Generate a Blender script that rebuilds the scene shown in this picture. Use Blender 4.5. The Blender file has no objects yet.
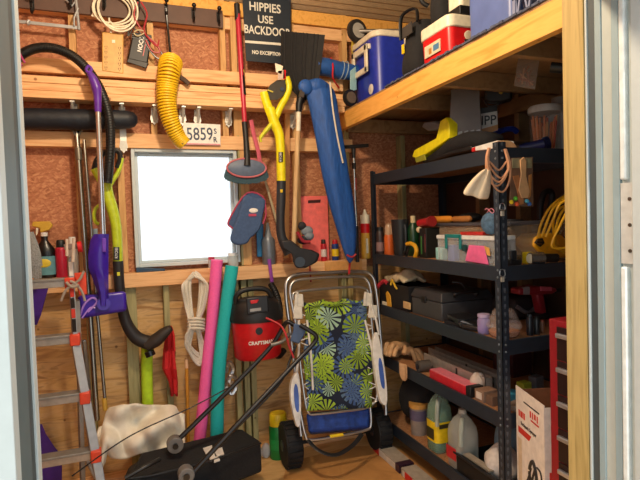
import bpy, math, random
from mathutils import Vector as V, Matrix
R = random.Random(7)
SC = bpy.context.scene; COL = SC.collection
PI = math.pi
# ------------------------------------------------------------------ camera model (640x480 frame)
YAW, PIT, ROL, FPX = math.radians(20.408), math.radians(2.032), math.radians(1.8305), 511.68
EYE = V((0, 0, 1.6))
_f = V((math.sin(YAW)*math.cos(PIT), math.cos(YAW)*math.cos(PIT), -math.sin(PIT)))
_r0 = V((math.cos(YAW), -math.sin(YAW), 0)); _d0 = _f.cross(_r0)
RT = _r0*math.cos(ROL) + _d0*math.sin(ROL)
DN = -_r0*math.sin(ROL) + _d0*math.cos(ROL)
FW = _f
cam = bpy.data.cameras.new('camera'); camo = bpy.data.objects.new('camera', cam); COL.objects.link(camo)
cam.sensor_width = 36; cam.lens = FPX/640*36; cam.clip_start = .02
m = Matrix((( RT.x, -DN.x, -FW.x, EYE.x), (RT.y, -DN.y, -FW.y, EYE.y), (RT.z, -DN.z, -FW.z, EYE.z), (0, 0, 0, 1)))
camo.matrix_world = m
SC.camera = camo
def ray(x, y): return RT*((x-320)/FPX) + DN*((y-240)/FPX) + FW
def pl(x, y, p, n):
    d = ray(x, y); return EYE + d*((V(p)-EYE).dot(V(n))/d.dot(V(n)))
YB = 3.418                       # face of the studs on the back wall
XS = 1.639                       # front of the shelving
def W(x, y, d=0.): return pl(x, y, (0, YB-d, 0), (0, 1, 0))     # a spot d in front of the back wall
def S(x, y, d=0.): return pl(x, y, (XS+d, 0, 0), (1, 0, 0))     # a spot d behind the shelf front
def G(x, y, z=0.): return pl(x, y, (0, 0, z), (0, 0, 1))        # a spot at height z
def mpp(p): return (V(p)-EYE).dot(FW)/FPX                       # metres per pixel there

# ------------------------------------------------------------------ materials
def lin(h):
    h = h.lstrip('#'); o = []
    for i in (0, 2, 4):
        c = int(h[i:i+2], 16)/255
        o.append(c/12.92 if c <= .04045 else ((c+.055)/1.055)**2.4)
    return (*o, 1)
MATS = {}
def mat(h, rough=.5, metal=0., var=.12, scale=30., bump=0., spec=.5, trans=0., alpha=1., emit=0., stretch=(1, 1, 1), name=None):
    key = (h, rough, metal, var, scale, bump, spec, trans, alpha, emit, stretch)
    if key in MATS: return MATS[key]
    M = bpy.data.materials.new(name or 'paint_'+h.lstrip('#')); M.use_nodes = True
    N = M.node_tree.nodes; L = M.node_tree.links; b = N['Principled BSDF']
    c = lin(h)
    b.inputs['Roughness'].default_value = rough; b.inputs['Metallic'].default_value = metal
    b.inputs['Specular IOR Level'].default_value = spec
    b.inputs['Transmission Weight'].default_value = trans; b.inputs['Alpha'].default_value = alpha
    tc = N.new('ShaderNodeTexCoord'); mp = N.new('ShaderNodeMapping'); mp.inputs['Scale'].default_value = stretch
    L.new(tc.outputs['Object'], mp.inputs[0])
    nz = N.new('ShaderNodeTexNoise'); nz.inputs['Scale'].default_value = scale; nz.inputs['Detail'].default_value = 4
    L.new(mp.outputs[0], nz.inputs['Vector'])
    rp = N.new('ShaderNodeValToRGB'); rp.color_ramp.elements[0].position = .3; rp.color_ramp.elements[1].position = .7
    rp.color_ramp.elements[0].color = (*[v*(1-var) for v in c[:3]], 1)
    rp.color_ramp.elements[1].color = (*[min(1, v*(1+var)) for v in c[:3]], 1)
    L.new(nz.outputs['Fac'], rp.inputs[0]); L.new(rp.outputs[0], b.inputs['Base Color'])
    if bump:
        bp = N.new('ShaderNodeBump'); bp.inputs['Strength'].default_value = bump; bp.inputs['Distance'].default_value = .01
        L.new(nz.outputs['Fac'], bp.inputs['Height']); L.new(bp.outputs[0], b.inputs['Normal'])
    if emit:
        b.inputs['Emission Color'].default_value = c; b.inputs['Emission Strength'].default_value = emit
    MATS[key] = M; return M
def nodes(name, rough=.7):
    M = bpy.data.materials.new(name); M.use_nodes = True
    N = M.node_tree.nodes; L = M.node_tree.links; b = N['Principled BSDF']; b.inputs['Roughness'].default_value = rough
    tc = N.new('ShaderNodeTexCoord')
    return M, N, L, b, tc
def ramp(N, cols):
    rp = N.new('ShaderNodeValToRGB'); e = rp.color_ramp.elements
    while len(e) < len(cols): e.new(.5)
    for i, (p, h) in enumerate(cols): e[i].position = p; e[i].color = lin(h)
    return rp
def mat_osb(name, cols, sc=(62, 62, 62)):
    M, N, L, b, tc = nodes(name, .75)
    # strand flakes at mixed angles: two stretched voronoi cell layers picked by noise
    outs = []
    for rot, st in ((.9, (1, 1, .35)), (-.7, (1, 1, .35)), (1.5, (1.1, 1, .4))):
        mp = N.new('ShaderNodeMapping'); mp.vector_type = 'TEXTURE'; mp.inputs['Rotation'].default_value = (0, rot, 0); mp.inputs['Scale'].default_value = tuple(1/(a*s) for a, s in zip(sc, st))
        L.new(tc.outputs['Object'], mp.inputs[0])
        vo = N.new('ShaderNodeTexVoronoi'); vo.inputs['Scale'].default_value = 1.6; L.new(mp.outputs[0], vo.inputs['Vector'])
        bw = N.new('ShaderNodeRGBToBW'); L.new(vo.outputs['Color'], bw.inputs[0]); outs.append(bw.outputs[0])
    nz = N.new('ShaderNodeTexNoise'); nz.inputs['Scale'].default_value = 22; L.new(tc.outputs['Object'], nz.inputs['Vector'])
    mx = N.new('ShaderNodeMix'); mx.data_type = 'FLOAT'
    gt = N.new('ShaderNodeMath'); gt.operation = 'GREATER_THAN'; gt.inputs[1].default_value = .5; L.new(nz.outputs['Fac'], gt.inputs[0])
    L.new(gt.outputs[0], mx.inputs[0]); L.new(outs[0], mx.inputs[2]); L.new(outs[1], mx.inputs[3])
    mx2 = N.new('ShaderNodeMath'); mx2.operation = 'MULTIPLY_ADD'; mx2.inputs[1].default_value = .55; L.new(mx.outputs[0], mx2.inputs[0])
    m3 = N.new('ShaderNodeMath'); m3.operation = 'MULTIPLY'; m3.inputs[1].default_value = .45; L.new(outs[2], m3.inputs[0]); L.new(m3.outputs[0], mx2.inputs[2])
    rp = ramp(N, cols); L.new(mx2.outputs[0], rp.inputs[0]); L.new(rp.outputs[0], b.inputs['Base Color'])
    bp = N.new('ShaderNodeBump'); bp.inputs['Strength'].default_value = .25; bp.inputs['Distance'].default_value = .004
    L.new(mx2.outputs[0], bp.inputs['Height']); L.new(bp.outputs[0], b.inputs['Normal'])
    return M
def mat_grain(name, cols, stretch=(1.2, 14, 14), rough=.65, warp=3.):
    M, N, L, b, tc = nodes(name, rough)
    oi = N.new('ShaderNodeObjectInfo'); ad = N.new('ShaderNodeVectorMath'); ad.operation = 'ADD'
    sc = N.new('ShaderNodeVectorMath'); sc.operation = 'SCALE'; sc.inputs[3].default_value = 9
    cx = N.new('ShaderNodeCombineXYZ'); [L.new(oi.outputs['Random'], cx.inputs[i]) for i in range(3)]
    L.new(cx.outputs[0], sc.inputs[0]); L.new(tc.outputs['Object'], ad.inputs[0]); L.new(sc.outputs[0], ad.inputs[1])
    mp = N.new('ShaderNodeMapping'); mp.inputs['Scale'].default_value = stretch; L.new(ad.outputs[0], mp.inputs[0])
    nz = N.new('ShaderNodeTexNoise'); nz.inputs['Scale'].default_value = 2.2; nz.inputs['Detail'].default_value = 5; nz.inputs['Distortion'].default_value = warp*.25
    L.new(mp.outputs[0], nz.inputs['Vector'])
    rp = ramp(N, cols); L.new(nz.outputs['Fac'], rp.inputs[0])
    vo = N.new('ShaderNodeTexVoronoi'); vo.inputs['Scale'].default_value = 5.5; L.new(ad.outputs[0], vo.inputs['Vector'])   # knots
    kr = ramp(N, [(0, '#6a4a30'), (.035, '#8a6842'), (.06, '#ffffff'), (1, '#ffffff')]); L.new(vo.outputs['Distance'], kr.inputs[0])
    mx = N.new('ShaderNodeMix'); mx.data_type = 'RGBA'; mx.blend_type = 'MULTIPLY'; mx.inputs[0].default_value = .75
    L.new(rp.outputs[0], mx.inputs[6]); L.new(kr.outputs[0], mx.inputs[7]); L.new(mx.outputs[2], b.inputs['Base Color'])
    return M
OSB = mat_osb('osb', [(.1, '#90583c'), (.35, '#a66a48'), (.55, '#b47654'), (.8, '#c89068')])
PLY = mat_grain('plywood', [(.3, '#b98a55'), (.45, '#d6a868'), (.55, '#dcb27a'), (.7, '#a87a48')], (1.5, 6, 9), warp=6)
PINE = mat_grain('pine', [(.3, '#d9a06a'), (.5, '#edbd88'), (.7, '#cf9560')])
PINEV = mat_grain('pine_upright', [(.3, '#bf8f58'), (.5, '#d8ab70'), (.7, '#b08048')], (14, 14, 1.2))
TREAT = mat_grain('treated_lumber', [(.3, '#8f8a5e'), (.5, '#aba273'), (.7, '#7d7a50')], (14, 14, 1.2))
TREATY = mat_grain('yellow_treated', [(.3, '#a8905a'), (.5, '#bca468'), (.7, '#96804a')], (14, 14, 1.0))
BEAMM = mat_grain('beam_pine', [(.3, '#dfa048'), (.5, '#ecb058'), (.7, '#d09038')], (12, 1.2, 12))
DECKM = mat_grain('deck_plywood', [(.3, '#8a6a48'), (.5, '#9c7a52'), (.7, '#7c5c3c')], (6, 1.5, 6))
FLOORM = mat_grain('floor_plywood', [(.3, '#c69a60'), (.5, '#d8ae74'), (.7, '#b98a50')], (1.5, 7, 7))
CHIP = mat_osb('particle_board', [(.1, '#8a5c38'), (.5, '#a0704a'), (.9, '#b48a60')], (90, 90, 90))
STEEL = mat('#222a35', .42, 0, .1)
CHROME = mat('#c9ccd0', .22, 1., .05)
ALU = mat('#a2a4a6', .5, .55, .08)
BLK = mat('#141416', .5, 0, .15); BLKS = mat('#101012', .28); BLKF = mat('#17171a', .9, 0, .2, 60, .2)
WHT = mat('#e6e4de', .45); CREAM = mat('#e8dfc8', .5)
RED = mat('#c8141c', .35); YEL = mat('#e6c51e', .4); LIME = mat('#b6cc2a', .4); RYO = mat('#e6d818', .4)
PURP = mat('#4a22a8', .25); BLUE = mat('#2434a0', .4); NAVY = mat('#18202e', .8, 0, .2, 80, .1)
CARD = mat('#b98a58', .8, 0, .1, 12)
def glassy(h='#dfe6e6', alpha=.3, rough=.15): return mat(h, rough, 0, .05, 20, 0, .5, 0, alpha)

# ------------------------------------------------------------------ mesh builder
def frame(ax):
    ax = V(ax).normalized(); u = V((0, 0, 1)) if abs(ax.z) < .9 else V((0, 1, 0))
    x = u.cross(ax).normalized(); return x, ax.cross(x).normalized(), ax
class MB:
    def __init__(s): s.v = []; s.f = []
    def _add(s, vs, fs):
        o = len(s.v); s.v += [V(p) for p in vs]; s.f += [tuple(i+o for i in f) for f in fs]; return s
    def hexa(s, p):   # 8 points, bottom four then top four, both counter-clockwise seen from above
        return s._add(p, [(3, 2, 1, 0), (4, 5, 6, 7), (0, 1, 5, 4), (1, 2, 6, 5), (2, 3, 7, 6), (3, 0, 4, 7)])
    def box(s, c, d, rz=0., rx=0., ry=0.):
        M = Matrix.Rotation(rz, 3, 'Z') @ Matrix.Rotation(ry, 3, 'Y') @ Matrix.Rotation(rx, 3, 'X')
        c = V(c); a, b, h = d[0]/2, d[1]/2, d[2]/2
        return s.hexa([c + M @ V(q) for q in ((-a, -b, -h), (a, -b, -h), (a, b, -h), (-a, b, -h), (-a, -b, h), (a, -b, h), (a, b, h), (-a, b, h))])
    def ext(s, a, b): return s.box((V(a)+V(b))/2, [abs(q-p) for p, q in zip(a, b)])
    def bar(s, p, q, w, h, n=(0, -1, 0)):     # rectangular bar p->q, w across, h along n
        p, q, n = V(p), V(q), V(n); a = (q-p).normalized(); x = a.cross(n).normalized(); y = x.cross(a).normalized()
        pts = [c + x*sx*w/2 + y*sy*h/2 for c in (p, q) for sx, sy in ((-1, -1), (1, -1), (1, 1), (-1, 1))]
        return s.hexa(pts)
    def tube(s, pts, r, seg=8, closed=False, flat=1., n0=None, caps=True):
        P = [V(p) for p in pts]; n = len(P); rs = r if isinstance(r, (list, tuple)) else [r]*n
        T = []
        for i in range(n):
            a = P[(i-1) % n] if (closed or i) else P[0]; b = P[(i+1) % n] if (closed or i < n-1) else P[-1]
            t = b-a; T.append(t.normalized() if t.length > 1e-9 else V((0, 0, 1)))
        if n0 is not None: x = V(n0) - T[0]*V(n0).dot(T[0]); x.normalize()
        else: x = frame(T[0])[0]
        vs = []; 
        for i in range(n):
            x = x - T[i]*x.dot(T[i]); x = x.normalized() if x.length > 1e-6 else frame(T[i])[0]
            y = T[i].cross(x)
            for k in range(seg):
                a = 2*PI*k/seg; vs.append(P[i] + x*math.cos(a)*rs[i] + y*math.sin(a)*rs[i]*flat)
        fs = []
        for i in range(n if closed else n-1):
            j = (i+1) % n
            for k in range(seg):
                l = (k+1) % seg; fs.append((i*seg+k, i*seg+l, j*seg+l, j*seg+k))
        if not closed and caps: fs += [tuple(range(seg))[::-1], tuple(range((n-1)*seg, n*seg))]
        return s._add(vs, fs)
    def lathe(s, prof, base=(0, 0, 0), ax=(0, 0, 1), seg=20, sq=(1, 1), xd=None):
        x, y, z = frame(ax); base = V(base)
        if xd is not None: x = V(xd).normalized(); y = z.cross(x)
        vs = []; fs = []
        for r, h in prof:
            for k in range(seg):
                a = 2*PI*k/seg; vs.append(base + z*h + x*math.cos(a)*r*sq[0] + y*math.sin(a)*r*sq[1])
        n = len(prof)
        for i in range(n-1):
            for k in range(seg):
                l = (k+1) % seg; fs.append((i*seg+k, i*seg+l, (i+1)*seg+l, (i+1)*seg+k))
        fs += [tuple(range(seg))[::-1], tuple(range((n-1)*seg, n*seg))]
        return s._add(vs, fs)
    def cyl(s, p, q, r, seg=16, r2=None):
        p, q = V(p), V(q); return s.lathe([(r, 0), (r if r2 is None else r2, (q-p).length)], p, q-p, seg)
    def ball(s, c, r, seg=14):
        r = (r, r, r) if not isinstance(r, (tuple, list)) else r; n = max(5, seg//2); vs = []; fs = []; c = V(c)
        for i in range(1, n):
            t = PI*i/n
            for k in range(seg):
                a = 2*PI*k/seg; vs.append(c + V((r[0]*math.sin(t)*math.cos(a), r[1]*math.sin(t)*math.sin(a), -r[2]*math.cos(t))))
        for i in range(n-2):
            for k in range(seg):
                l = (k+1) % seg; fs.append((i*seg+k, i*seg+l, (i+1)*seg+l, (i+1)*seg+k))
        b = len(vs); vs += [c+V((0, 0, -r[2])), c+V((0, 0, r[2]))]
        for k in range(seg):
            l = (k+1) % seg; fs += [(b, l, k), (b+1, (n-2)*seg+k, (n-2)*seg+l)]
        return s._add(vs, fs)
    def prism(s, poly, vec):
        P = [V(p) for p in poly]; n = len(P); vec = V(vec)
        fs = [tuple(range(n)), tuple(range(n, 2*n))[::-1]] + [(i, i+n, (i+1) % n + n, (i+1) % n) for i in range(n)]
        return s._add(P + [p+vec for p in P], fs)
    def loft(s, rings, caps=True):
        n = len(rings[0]); vs = [p for r in rings for p in r]; fs = []
        for i in range(len(rings)-1):
            for k in range(n):
                l = (k+1) % n; fs.append((i*n+k, i*n+l, (i+1)*n+l, (i+1)*n+k))
        if caps: fs += [tuple(range(n))[::-1], tuple(range((len(rings)-1)*n, len(rings)*n))]
        return s._add(vs, fs)
    def sheet(s, g, th):                        # a cloth: grid of points given thickness
        h, w = len(g), len(g[0]); P = [[V(p) for p in r] for r in g]
        def nr(i, j):
            a = P[min(i+1, h-1)][j]-P[max(i-1, 0)][j]; b = P[i][min(j+1, w-1)]-P[i][max(j-1, 0)]
            q = a.cross(b); return q.normalized() if q.length > 1e-9 else V((0, 0, 1))
        A = [P[i][j] + nr(i, j)*th/2 for i in range(h) for j in range(w)]; B = [P[i][j] - nr(i, j)*th/2 for i in range(h) for j in range(w)]
        o = h*w; fs = []
        for i in range(h-1):
            for j in range(w-1):
                a, b, c, d = i*w+j, i*w+j+1, (i+1)*w+j+1, (i+1)*w+j
                fs += [(a, b, c, d), (d+o, c+o, b+o, a+o)]
        rim = [(0, j) for j in range(w)] + [(i, w-1) for i in range(1, h)] + [(h-1, j) for j in range(w-2, -1, -1)] + [(i, 0) for i in range(h-2, 0, -1)]
        R_ = [i*w+j for i, j in rim]
        for k in range(len(R_)):
            a, b = R_[k], R_[(k+1) % len(R_)]; fs.append((b, a, a+o, b+o))
        return s._add(A+B, fs)
    def mid(s):
        lo = V([min(p[i] for p in s.v) for i in range(3)]); hi = V([max(p[i] for p in s.v) for i in range(3)])
        return V(((lo.x+hi.x)/2, (lo.y+hi.y)/2, lo.z))
    def build(s, name, m, parent=None, loc=None, bev=0., ang=40, sub=0, bseg=2, split=()):
        L = loc if loc is not None else V((0, 0, 0))
        p = parent
        while p is not None: L = V(p.location) if p.parent is None else L; p = p.parent
        me = bpy.data.meshes.new(name); me.from_pydata([tuple(q-L) for q in s.v], [], s.f)
        for k, st in enumerate(split):            # faces from index st on take the next material
            for i in range(st, len(s.f)): me.polygons[i].material_index = k+1
        import bmesh
        bm = bmesh.new(); bm.from_mesh(me); bmesh.ops.recalc_face_normals(bm, faces=bm.faces); bm.to_mesh(me); bm.free()
        me.shade_smooth(); me.set_sharp_from_angle(angle=math.radians(ang))
        for q in (m if isinstance(m, (list, tuple)) else [m]): me.materials.append(q)
        o = bpy.data.objects.new(name, me); COL.objects.link(o)
        if parent is not None: o.parent = parent
        else: o.location = L
        if bev:
            b = o.modifiers.new('bevel', 'BEVEL'); b.width = bev; b.segments = bseg; b.limit_method = 'ANGLE'; b.angle_limit = math.radians(35)
        if sub:
            b = o.modifiers.new('sub', 'SUBSURF'); b.levels = sub; b.render_levels = sub
        return o
def tag(o, label, cat, group=None):
    o['label'] = label; o['category'] = cat
    if group: o['group'] = group
    return o
def thing(name, label, cat, loc, group=None):
    o = bpy.data.objects.new(name, None); o.empty_display_size = .05; COL.objects.link(o); o.location = V(loc); return tag(o, label, cat, group)
def one(mb, name, m, label, cat, group=None, **k):
    return tag(mb.build(name, m, None, mb.mid(), **k), label, cat, group)
def struct(mb, name, m, **k):
    o = mb.build(name, m, None, **k); o['kind'] = 'structure'; return o
def copy_tree(o, parent=None):
    c = o.copy(); COL.objects.link(c)
    if parent is not None: c.parent = parent
    for ch in [q for q in bpy.data.objects if q.parent == o]: copy_tree(ch, c)
    return c
def text(s, size, pos, right, up, m, parent, name='lettering', sx=1., depth=.0008, align='CENTER', bold=0.):
    cu = bpy.data.curves.new(name, 'FONT'); cu.body = s; cu.size = size; cu.align_x = align; cu.align_y = 'CENTER'; cu.extrude = depth; cu.offset = bold; cu.resolution_u = 3
    t = bpy.data.objects.new(name, cu); COL.objects.link(t)
    bpy.context.view_layer.update()
    me = bpy.data.meshes.new_from_object(t.evaluated_get(bpy.context.evaluated_depsgraph_get()))
    bpy.data.objects.remove(t); bpy.data.curves.remove(cu)
    r = V(right).normalized(); u = V(up); u = (u - r*u.dot(r)).normalized(); n = r.cross(u)
    p = parent; L = V((0, 0, 0))
    while p is not None: L = V(p.location) if p.parent is None else L; p = p.parent
    M = Matrix(((r.x*sx, u.x, n.x, pos[0]-L.x), (r.y*sx, u.y, n.y, pos[1]-L.y), (r.z*sx, u.z, n.z, pos[2]-L.z), (0, 0, 0, 1)))
    me.transform(M); me.materials.clear(); me.materials.append(m)
    o = bpy.data.objects.new(name, me); COL.objects.link(o); o.parent = parent; return o
def cr(pts, n=6, closed=False):                 # Catmull-Rom through points
    P = [V(p) for p in pts]; N = len(P); out = []
    for i in range(N if closed else N-1):
        g = (lambda k: P[k % N]) if closed else (lambda k: P[max(0, min(N-1, k))])
        a, b, c, d = g(i-1), g(i), g(i+1), g(i+2)
        for k in range(n):
            t = k/n; out.append(.5*((2*b) + (c-a)*t + (2*a-5*b+4*c-d)*t*t + (3*b-a-3*c+d)*t**3))
    if not closed: out.append(P[-1])
    return out
def lerp(rs, n):                                # resample radii
    o = []
    for i in range(n):
        t = i/(n-1)*(len(rs)-1); k = min(int(t), len(rs)-2); o.append(rs[k]+(rs[k+1]-rs[k])*(t-k))
    return o
def Wp(pts, d): return [W(x, y, d) if not isinstance(d, (list, tuple)) else W(x, y, d[i]) for i, (x, y) in enumerate(pts)]
# ================================================================== THE SETTING
YO = YB+.089                                   # sheathing plane of the back wall
XR = 2.31; XL = -1.05; YF = 1.30               # right wall studs, left wall, inner plane of the front wall
DXL, DXR, DZ = -.208, 1.447, 2.36              # door opening
def quadwall(o, hole, y0, y1, mlist, name):
    x0, x1, z0, z1 = o; hx0, hx1, hz0, hz1 = hole; m_ = MB()
    for a, b, c, d in ((x0, hx0, z0, z1), (hx1, x1, z0, z1), (hx0, hx1, z0, hz0), (hx0, hx1, hz1, z1)): m_.ext((a, y0, c), (b, y1, d))
    return struct(m_, name, mlist)
ZS = 1.317                                     # top of the sill girt
struct(MB().ext((XL-.1, YO, 0), (XR+.1, YO+.02, 1.25)), 'wall_back', PLY)
quadwall((XL-.1, XR+.1, 1.25, 3.2), (.03, .70, 1.345, 2.10), YO, YO+.02, OSB, 'wall_back_upper')
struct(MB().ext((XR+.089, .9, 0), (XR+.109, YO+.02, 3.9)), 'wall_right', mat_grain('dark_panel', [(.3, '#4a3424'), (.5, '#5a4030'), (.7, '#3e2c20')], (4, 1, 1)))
struct(MB().ext((XL-.12, .9, 0), (XL-.1, YO+.02, 3.9)), 'wall_left', OSB)
CLAD = mat('#8d9ba0', .6)
w = MB().ext((XL-.12, YF-.02, 0), (DXL-.06, YF, 3.9)).ext((DXR+.06, YF-.02, 0), (XR+.109, YF, 3.9)).ext((DXL-.06, YF-.02, DZ+.05), (DXR+.06, YF, 3.9))
struct(w, 'wall_front', CLAD)
struct(MB().ext((XL-.12, .95, -.03), (XR+.109, YO+.02, 0)), 'floor', FLOORM)
struct(MB().ext((-14, -14, -.12), (14, 14, -.031)), 'ground', mat('#9a978f', .9, 0, .15, 6))
# roof: ribbed sheet rising from the back wall towards the door
m_ = MB(); zb, zf = 3.09, 3.75
def roofz(y): return zb + (YO-y)/(YO-YF)*(zf-zb)
n = 46
for i in range(n):
    ya = YO+.02-(YO+.3-YF)*i/n; yb = YO+.02-(YO+.3-YF)*(i+1)/n; ym = ya-(ya-yb)*.25
    m_._add([(XL-.2, ya, roofz(ya)), (XR+.2, ya, roofz(ya)), (XR+.2, ym, roofz(ym)-.008), (XL-.2, ym, roofz(ym)-.008), (XL-.2, yb, roofz(yb)), (XR+.2, yb, roofz(yb)),
             (XL-.2, ya, roofz(ya)+.03), (XR+.2, ya, roofz(ya)+.03), (XR+.2, yb, roofz(yb)+.03), (XL-.2, yb, roofz(yb)+.03)],
            [(0, 1, 2, 3), (3, 2, 5, 4), (6, 7, 8, 9)])
struct(m_, 'ceiling', mat('#bfa684', .45, .1, .08), ang=5)
tn = [0]
def trim(a, b, m): tn[0] += 1; return struct(MB().ext(a, b), 'trim_%d' % tn[0], m, bev=.002)
# upright studs of the back wall, each its own board (x range read off the wall)
def stud(x, z0, z1, w=.038, m=PINEV, d=0.): e = .0006*(tn[0] % 9+1); return trim((x-w/2+e, YB+.012+e, z0), (x+w/2+e, YO-.0002, z1-e), m)
for px, py, z0, z1, m in ((72, 40, 1.32, 3.09, PINEV), (150, 30, 2.12, 3.09, PINEV), (223, 50, 2.12, 3.09, PINEV), (234, 50, 2.12, 3.09, PINEV), (297, 150, 1.32, 2.38, PINEV),
                          (348, 180, 0, 2.3, TREATY), (345, 50, 2.3, 3.09, PINEV), (404, 170, 0, 2.24, TREAT), (292, 60, 2.4, 3.09, PINEV)):
    stud(W(px, py).x, z0, z1, .038, m)
for px, py in ((130, 350), (135.5, 350), (168.5, 350), (239, 380), (255, 400), (90, 350), (345, 300), (247.5, 390)):
    stud(W(px, py).x, 0, 1.23, .036, TREAT)
stud(W(122, 200).x-.005, 1.32, 2.38, .04, PINEV); stud(W(246, 200).x, 1.32, 2.38, .06, PINEV); stud(W(238, 255).x+.05, 1.32, 2.2, .05, TREAT)
trim((XL-.1, YB-.002, 0), (XR, YO, .04), PINE)                                 # sole plate
trim((XL-.1, YB-.03, 1.228), (1.62, YO, ZS), PINE)                             # sill girt, its top is the ledge
trim((XL-.1, YB-.0, 2.985), (XR+.05, YO, 3.075), BEAMM); trim((XL-.1, YB+.02, 2.9), (XR+.05, YO, 2.98), PINE)
trim((XL-.1, YB+.005, 2.10), (1.55, YO, 2.19), PINE)                           # header over the window
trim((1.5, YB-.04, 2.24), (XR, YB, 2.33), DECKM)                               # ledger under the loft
# right wall studs; darker deck brown puts the shelf's shade into the colour
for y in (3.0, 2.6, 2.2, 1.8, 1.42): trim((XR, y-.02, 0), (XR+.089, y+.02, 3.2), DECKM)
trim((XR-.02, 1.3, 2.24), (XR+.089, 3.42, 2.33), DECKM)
# loft: edge beam, joists, deck
BX = 1.444
trim((BX, YF+.09, 2.25), (BX+.038, YB-.005, 2.362), BEAMM)
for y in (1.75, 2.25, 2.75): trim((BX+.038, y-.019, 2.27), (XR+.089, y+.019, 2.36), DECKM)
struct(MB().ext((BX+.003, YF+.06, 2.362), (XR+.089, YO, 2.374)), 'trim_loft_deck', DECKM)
trim((BX, YF+.005, 0), (BX+.038, YF+.094, 3.55), TREATY)                        # post of the door opening
# window: frame, sash, pane
VIN = mat('#c3ced2', .4, 0, .03)
wx0, wx1, wz0, wz1 = .03, .70, 1.345, 2.10
def ring(x0, x1, z0, z1, t, y0, y1):
    return MB().ext((x0, y0, z0), (x0+t, y1, z1)).ext((x1-t, y0, z0), (x1, y1, z1)).ext((x0+t, y0, z0), (x1-t, y1, z0+t)).ext((x0+t, y0, z1-t), (x1-t, y1, z1))
fr = struct(ring(wx0, wx1, wz0, wz1, .022, YB+.02, YO+.03), 'window_1', VIN, bev=.003)
sa = ring(wx0+.022, wx1-.022, wz0+.022, wz1-.022, .018, YO-.02, YO+.02).build('sash', VIN, fr, bev=.003)
gl = bpy.data.materials.new('window_glass'); gl.use_nodes = True
nt = gl.node_tree; nt.nodes.clear(); o_ = nt.nodes.new('ShaderNodeOutputMaterial'); t_ = nt.nodes.new('ShaderNodeBsdfTransparent'); g_ = nt.nodes.new('ShaderNodeBsdfGlossy'); x_ = nt.nodes.new('ShaderNodeMixShader')
x_.inputs[0].default_value = .05; g_.inputs['Roughness'].default_value = .02; nt.links.new(t_.outputs[0], x_.inputs[1]); nt.links.new(g_.outputs[0], x_.inputs[2]); nt.links.new(x_.outputs[0], o_.inputs[0])
MB().ext((wx0+.035, YO, wz0+.035), (wx1-.035, YO+.004, wz1-.035)).build('pane', gl, sa)
# door opening: stepped jambs, head, strike plate
JA, JB, JC, JD = mat('#bcc4c2', .45, 0, .03), mat('#454f52', .6, 0, .04), mat('#90a4a9', .5, 0, .03), mat('#b2bab4', .45, 0, .03)
def jamb(x, y0, y1, t, m, z1=DZ): return trim((min(x, x+t), y0, 0), (max(x, x+t), y1, z1), m)
jamb(DXR-.004, 1.292, 1.300, .03, JA)           # thin white edge
jamb(DXR+.002, 1.262, 1.292, .03, JB)           # dark seal
jamb(DXR-.004, 1.238, 1.262, .04, JC)
jamb(DXR+.000, 1.200, 1.238, .04, JD)
jamb(DXR-.005, 1.175, 1.200, .04, JC)
st = MB().ext((DXR-.010, 1.150, 0), (DXR+.03, 1.172, 1.43)).ext((DXR-.010, 1.150, 1.70), (DXR+.03, 1.172, DZ))
tn[0] += 1; struct(st, 'trim_%d' % tn[0], mat('#dfe6e4', .35), bev=.006)
jamb(DXR+.004, 1.128, 1.175, .04, JD); jamb(DXR-.012, 1.02, 1.128, .05, JA)
sp = one(MB().ext((DXR-.006, 1.131, 1.44), (DXR+.004, 1.171, 1.69)), 'strike_plate', mat('#cfd2cc', .4, .2), 'pale metal strike plate let into the right door jamb', 'strike plate')
for z in (1.48, 1.56, 1.64): MB().cyl((DXR-.008, 1.14, z), (DXR, 1.14, z), .006, 10).build('screw', mat('#6a6458', .4, .8), sp)
jamb(DXL, 1.258, 1.300, -.05, JA); jamb(DXL-.005, 1.205, 1.258, -.05, mat('#3c474a', .5, 0, .04)); jamb(DXL-.003, 1.065, 1.205, -.05, mat('#56666a', .5, 0, .04)); jamb(DXL+.004, 1.02, 1.065, -.06, JA)
trim((DXL-.06, 1.02, DZ), (DXR+.06, 1.3, DZ+.06), JA)
# ------------------------------------------------------------------ light
wd = bpy.data.worlds.new('daylight'); SC.world = wd; wd.use_nodes = True
bg = wd.node_tree.nodes['Background']; bg.inputs[0].default_value = (.86, .94, 1, 1); bg.inputs[1].default_value = 1.25
lb = bpy.data.lights.new('ceiling_lamp', 'POINT'); lb.energy = 88; lb.color = (1, .77, .53); lb.shadow_soft_size = .07
lo = bpy.data.objects.new('ceiling_lamp', lb); COL.objects.link(lo); lo.location = (.28, 1.75, 2.97)
su = bpy.data.lights.new('sun', 'SUN'); su.energy = 3.0; su.angle = math.radians(.6); su.color = (1, .93, .82)
so = bpy.data.objects.new('sun', su); COL.objects.link(so)
so.rotation_euler = V((.08, .40, -1.0)).to_track_quat('-Z', 'Y').to_euler()
vs = SC.view_settings; vs.view_transform = 'Standard'; vs.look = 'None'; vs.gamma = 1; vs.use_curve_mapping = False; vs.exposure = 0.3
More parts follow.
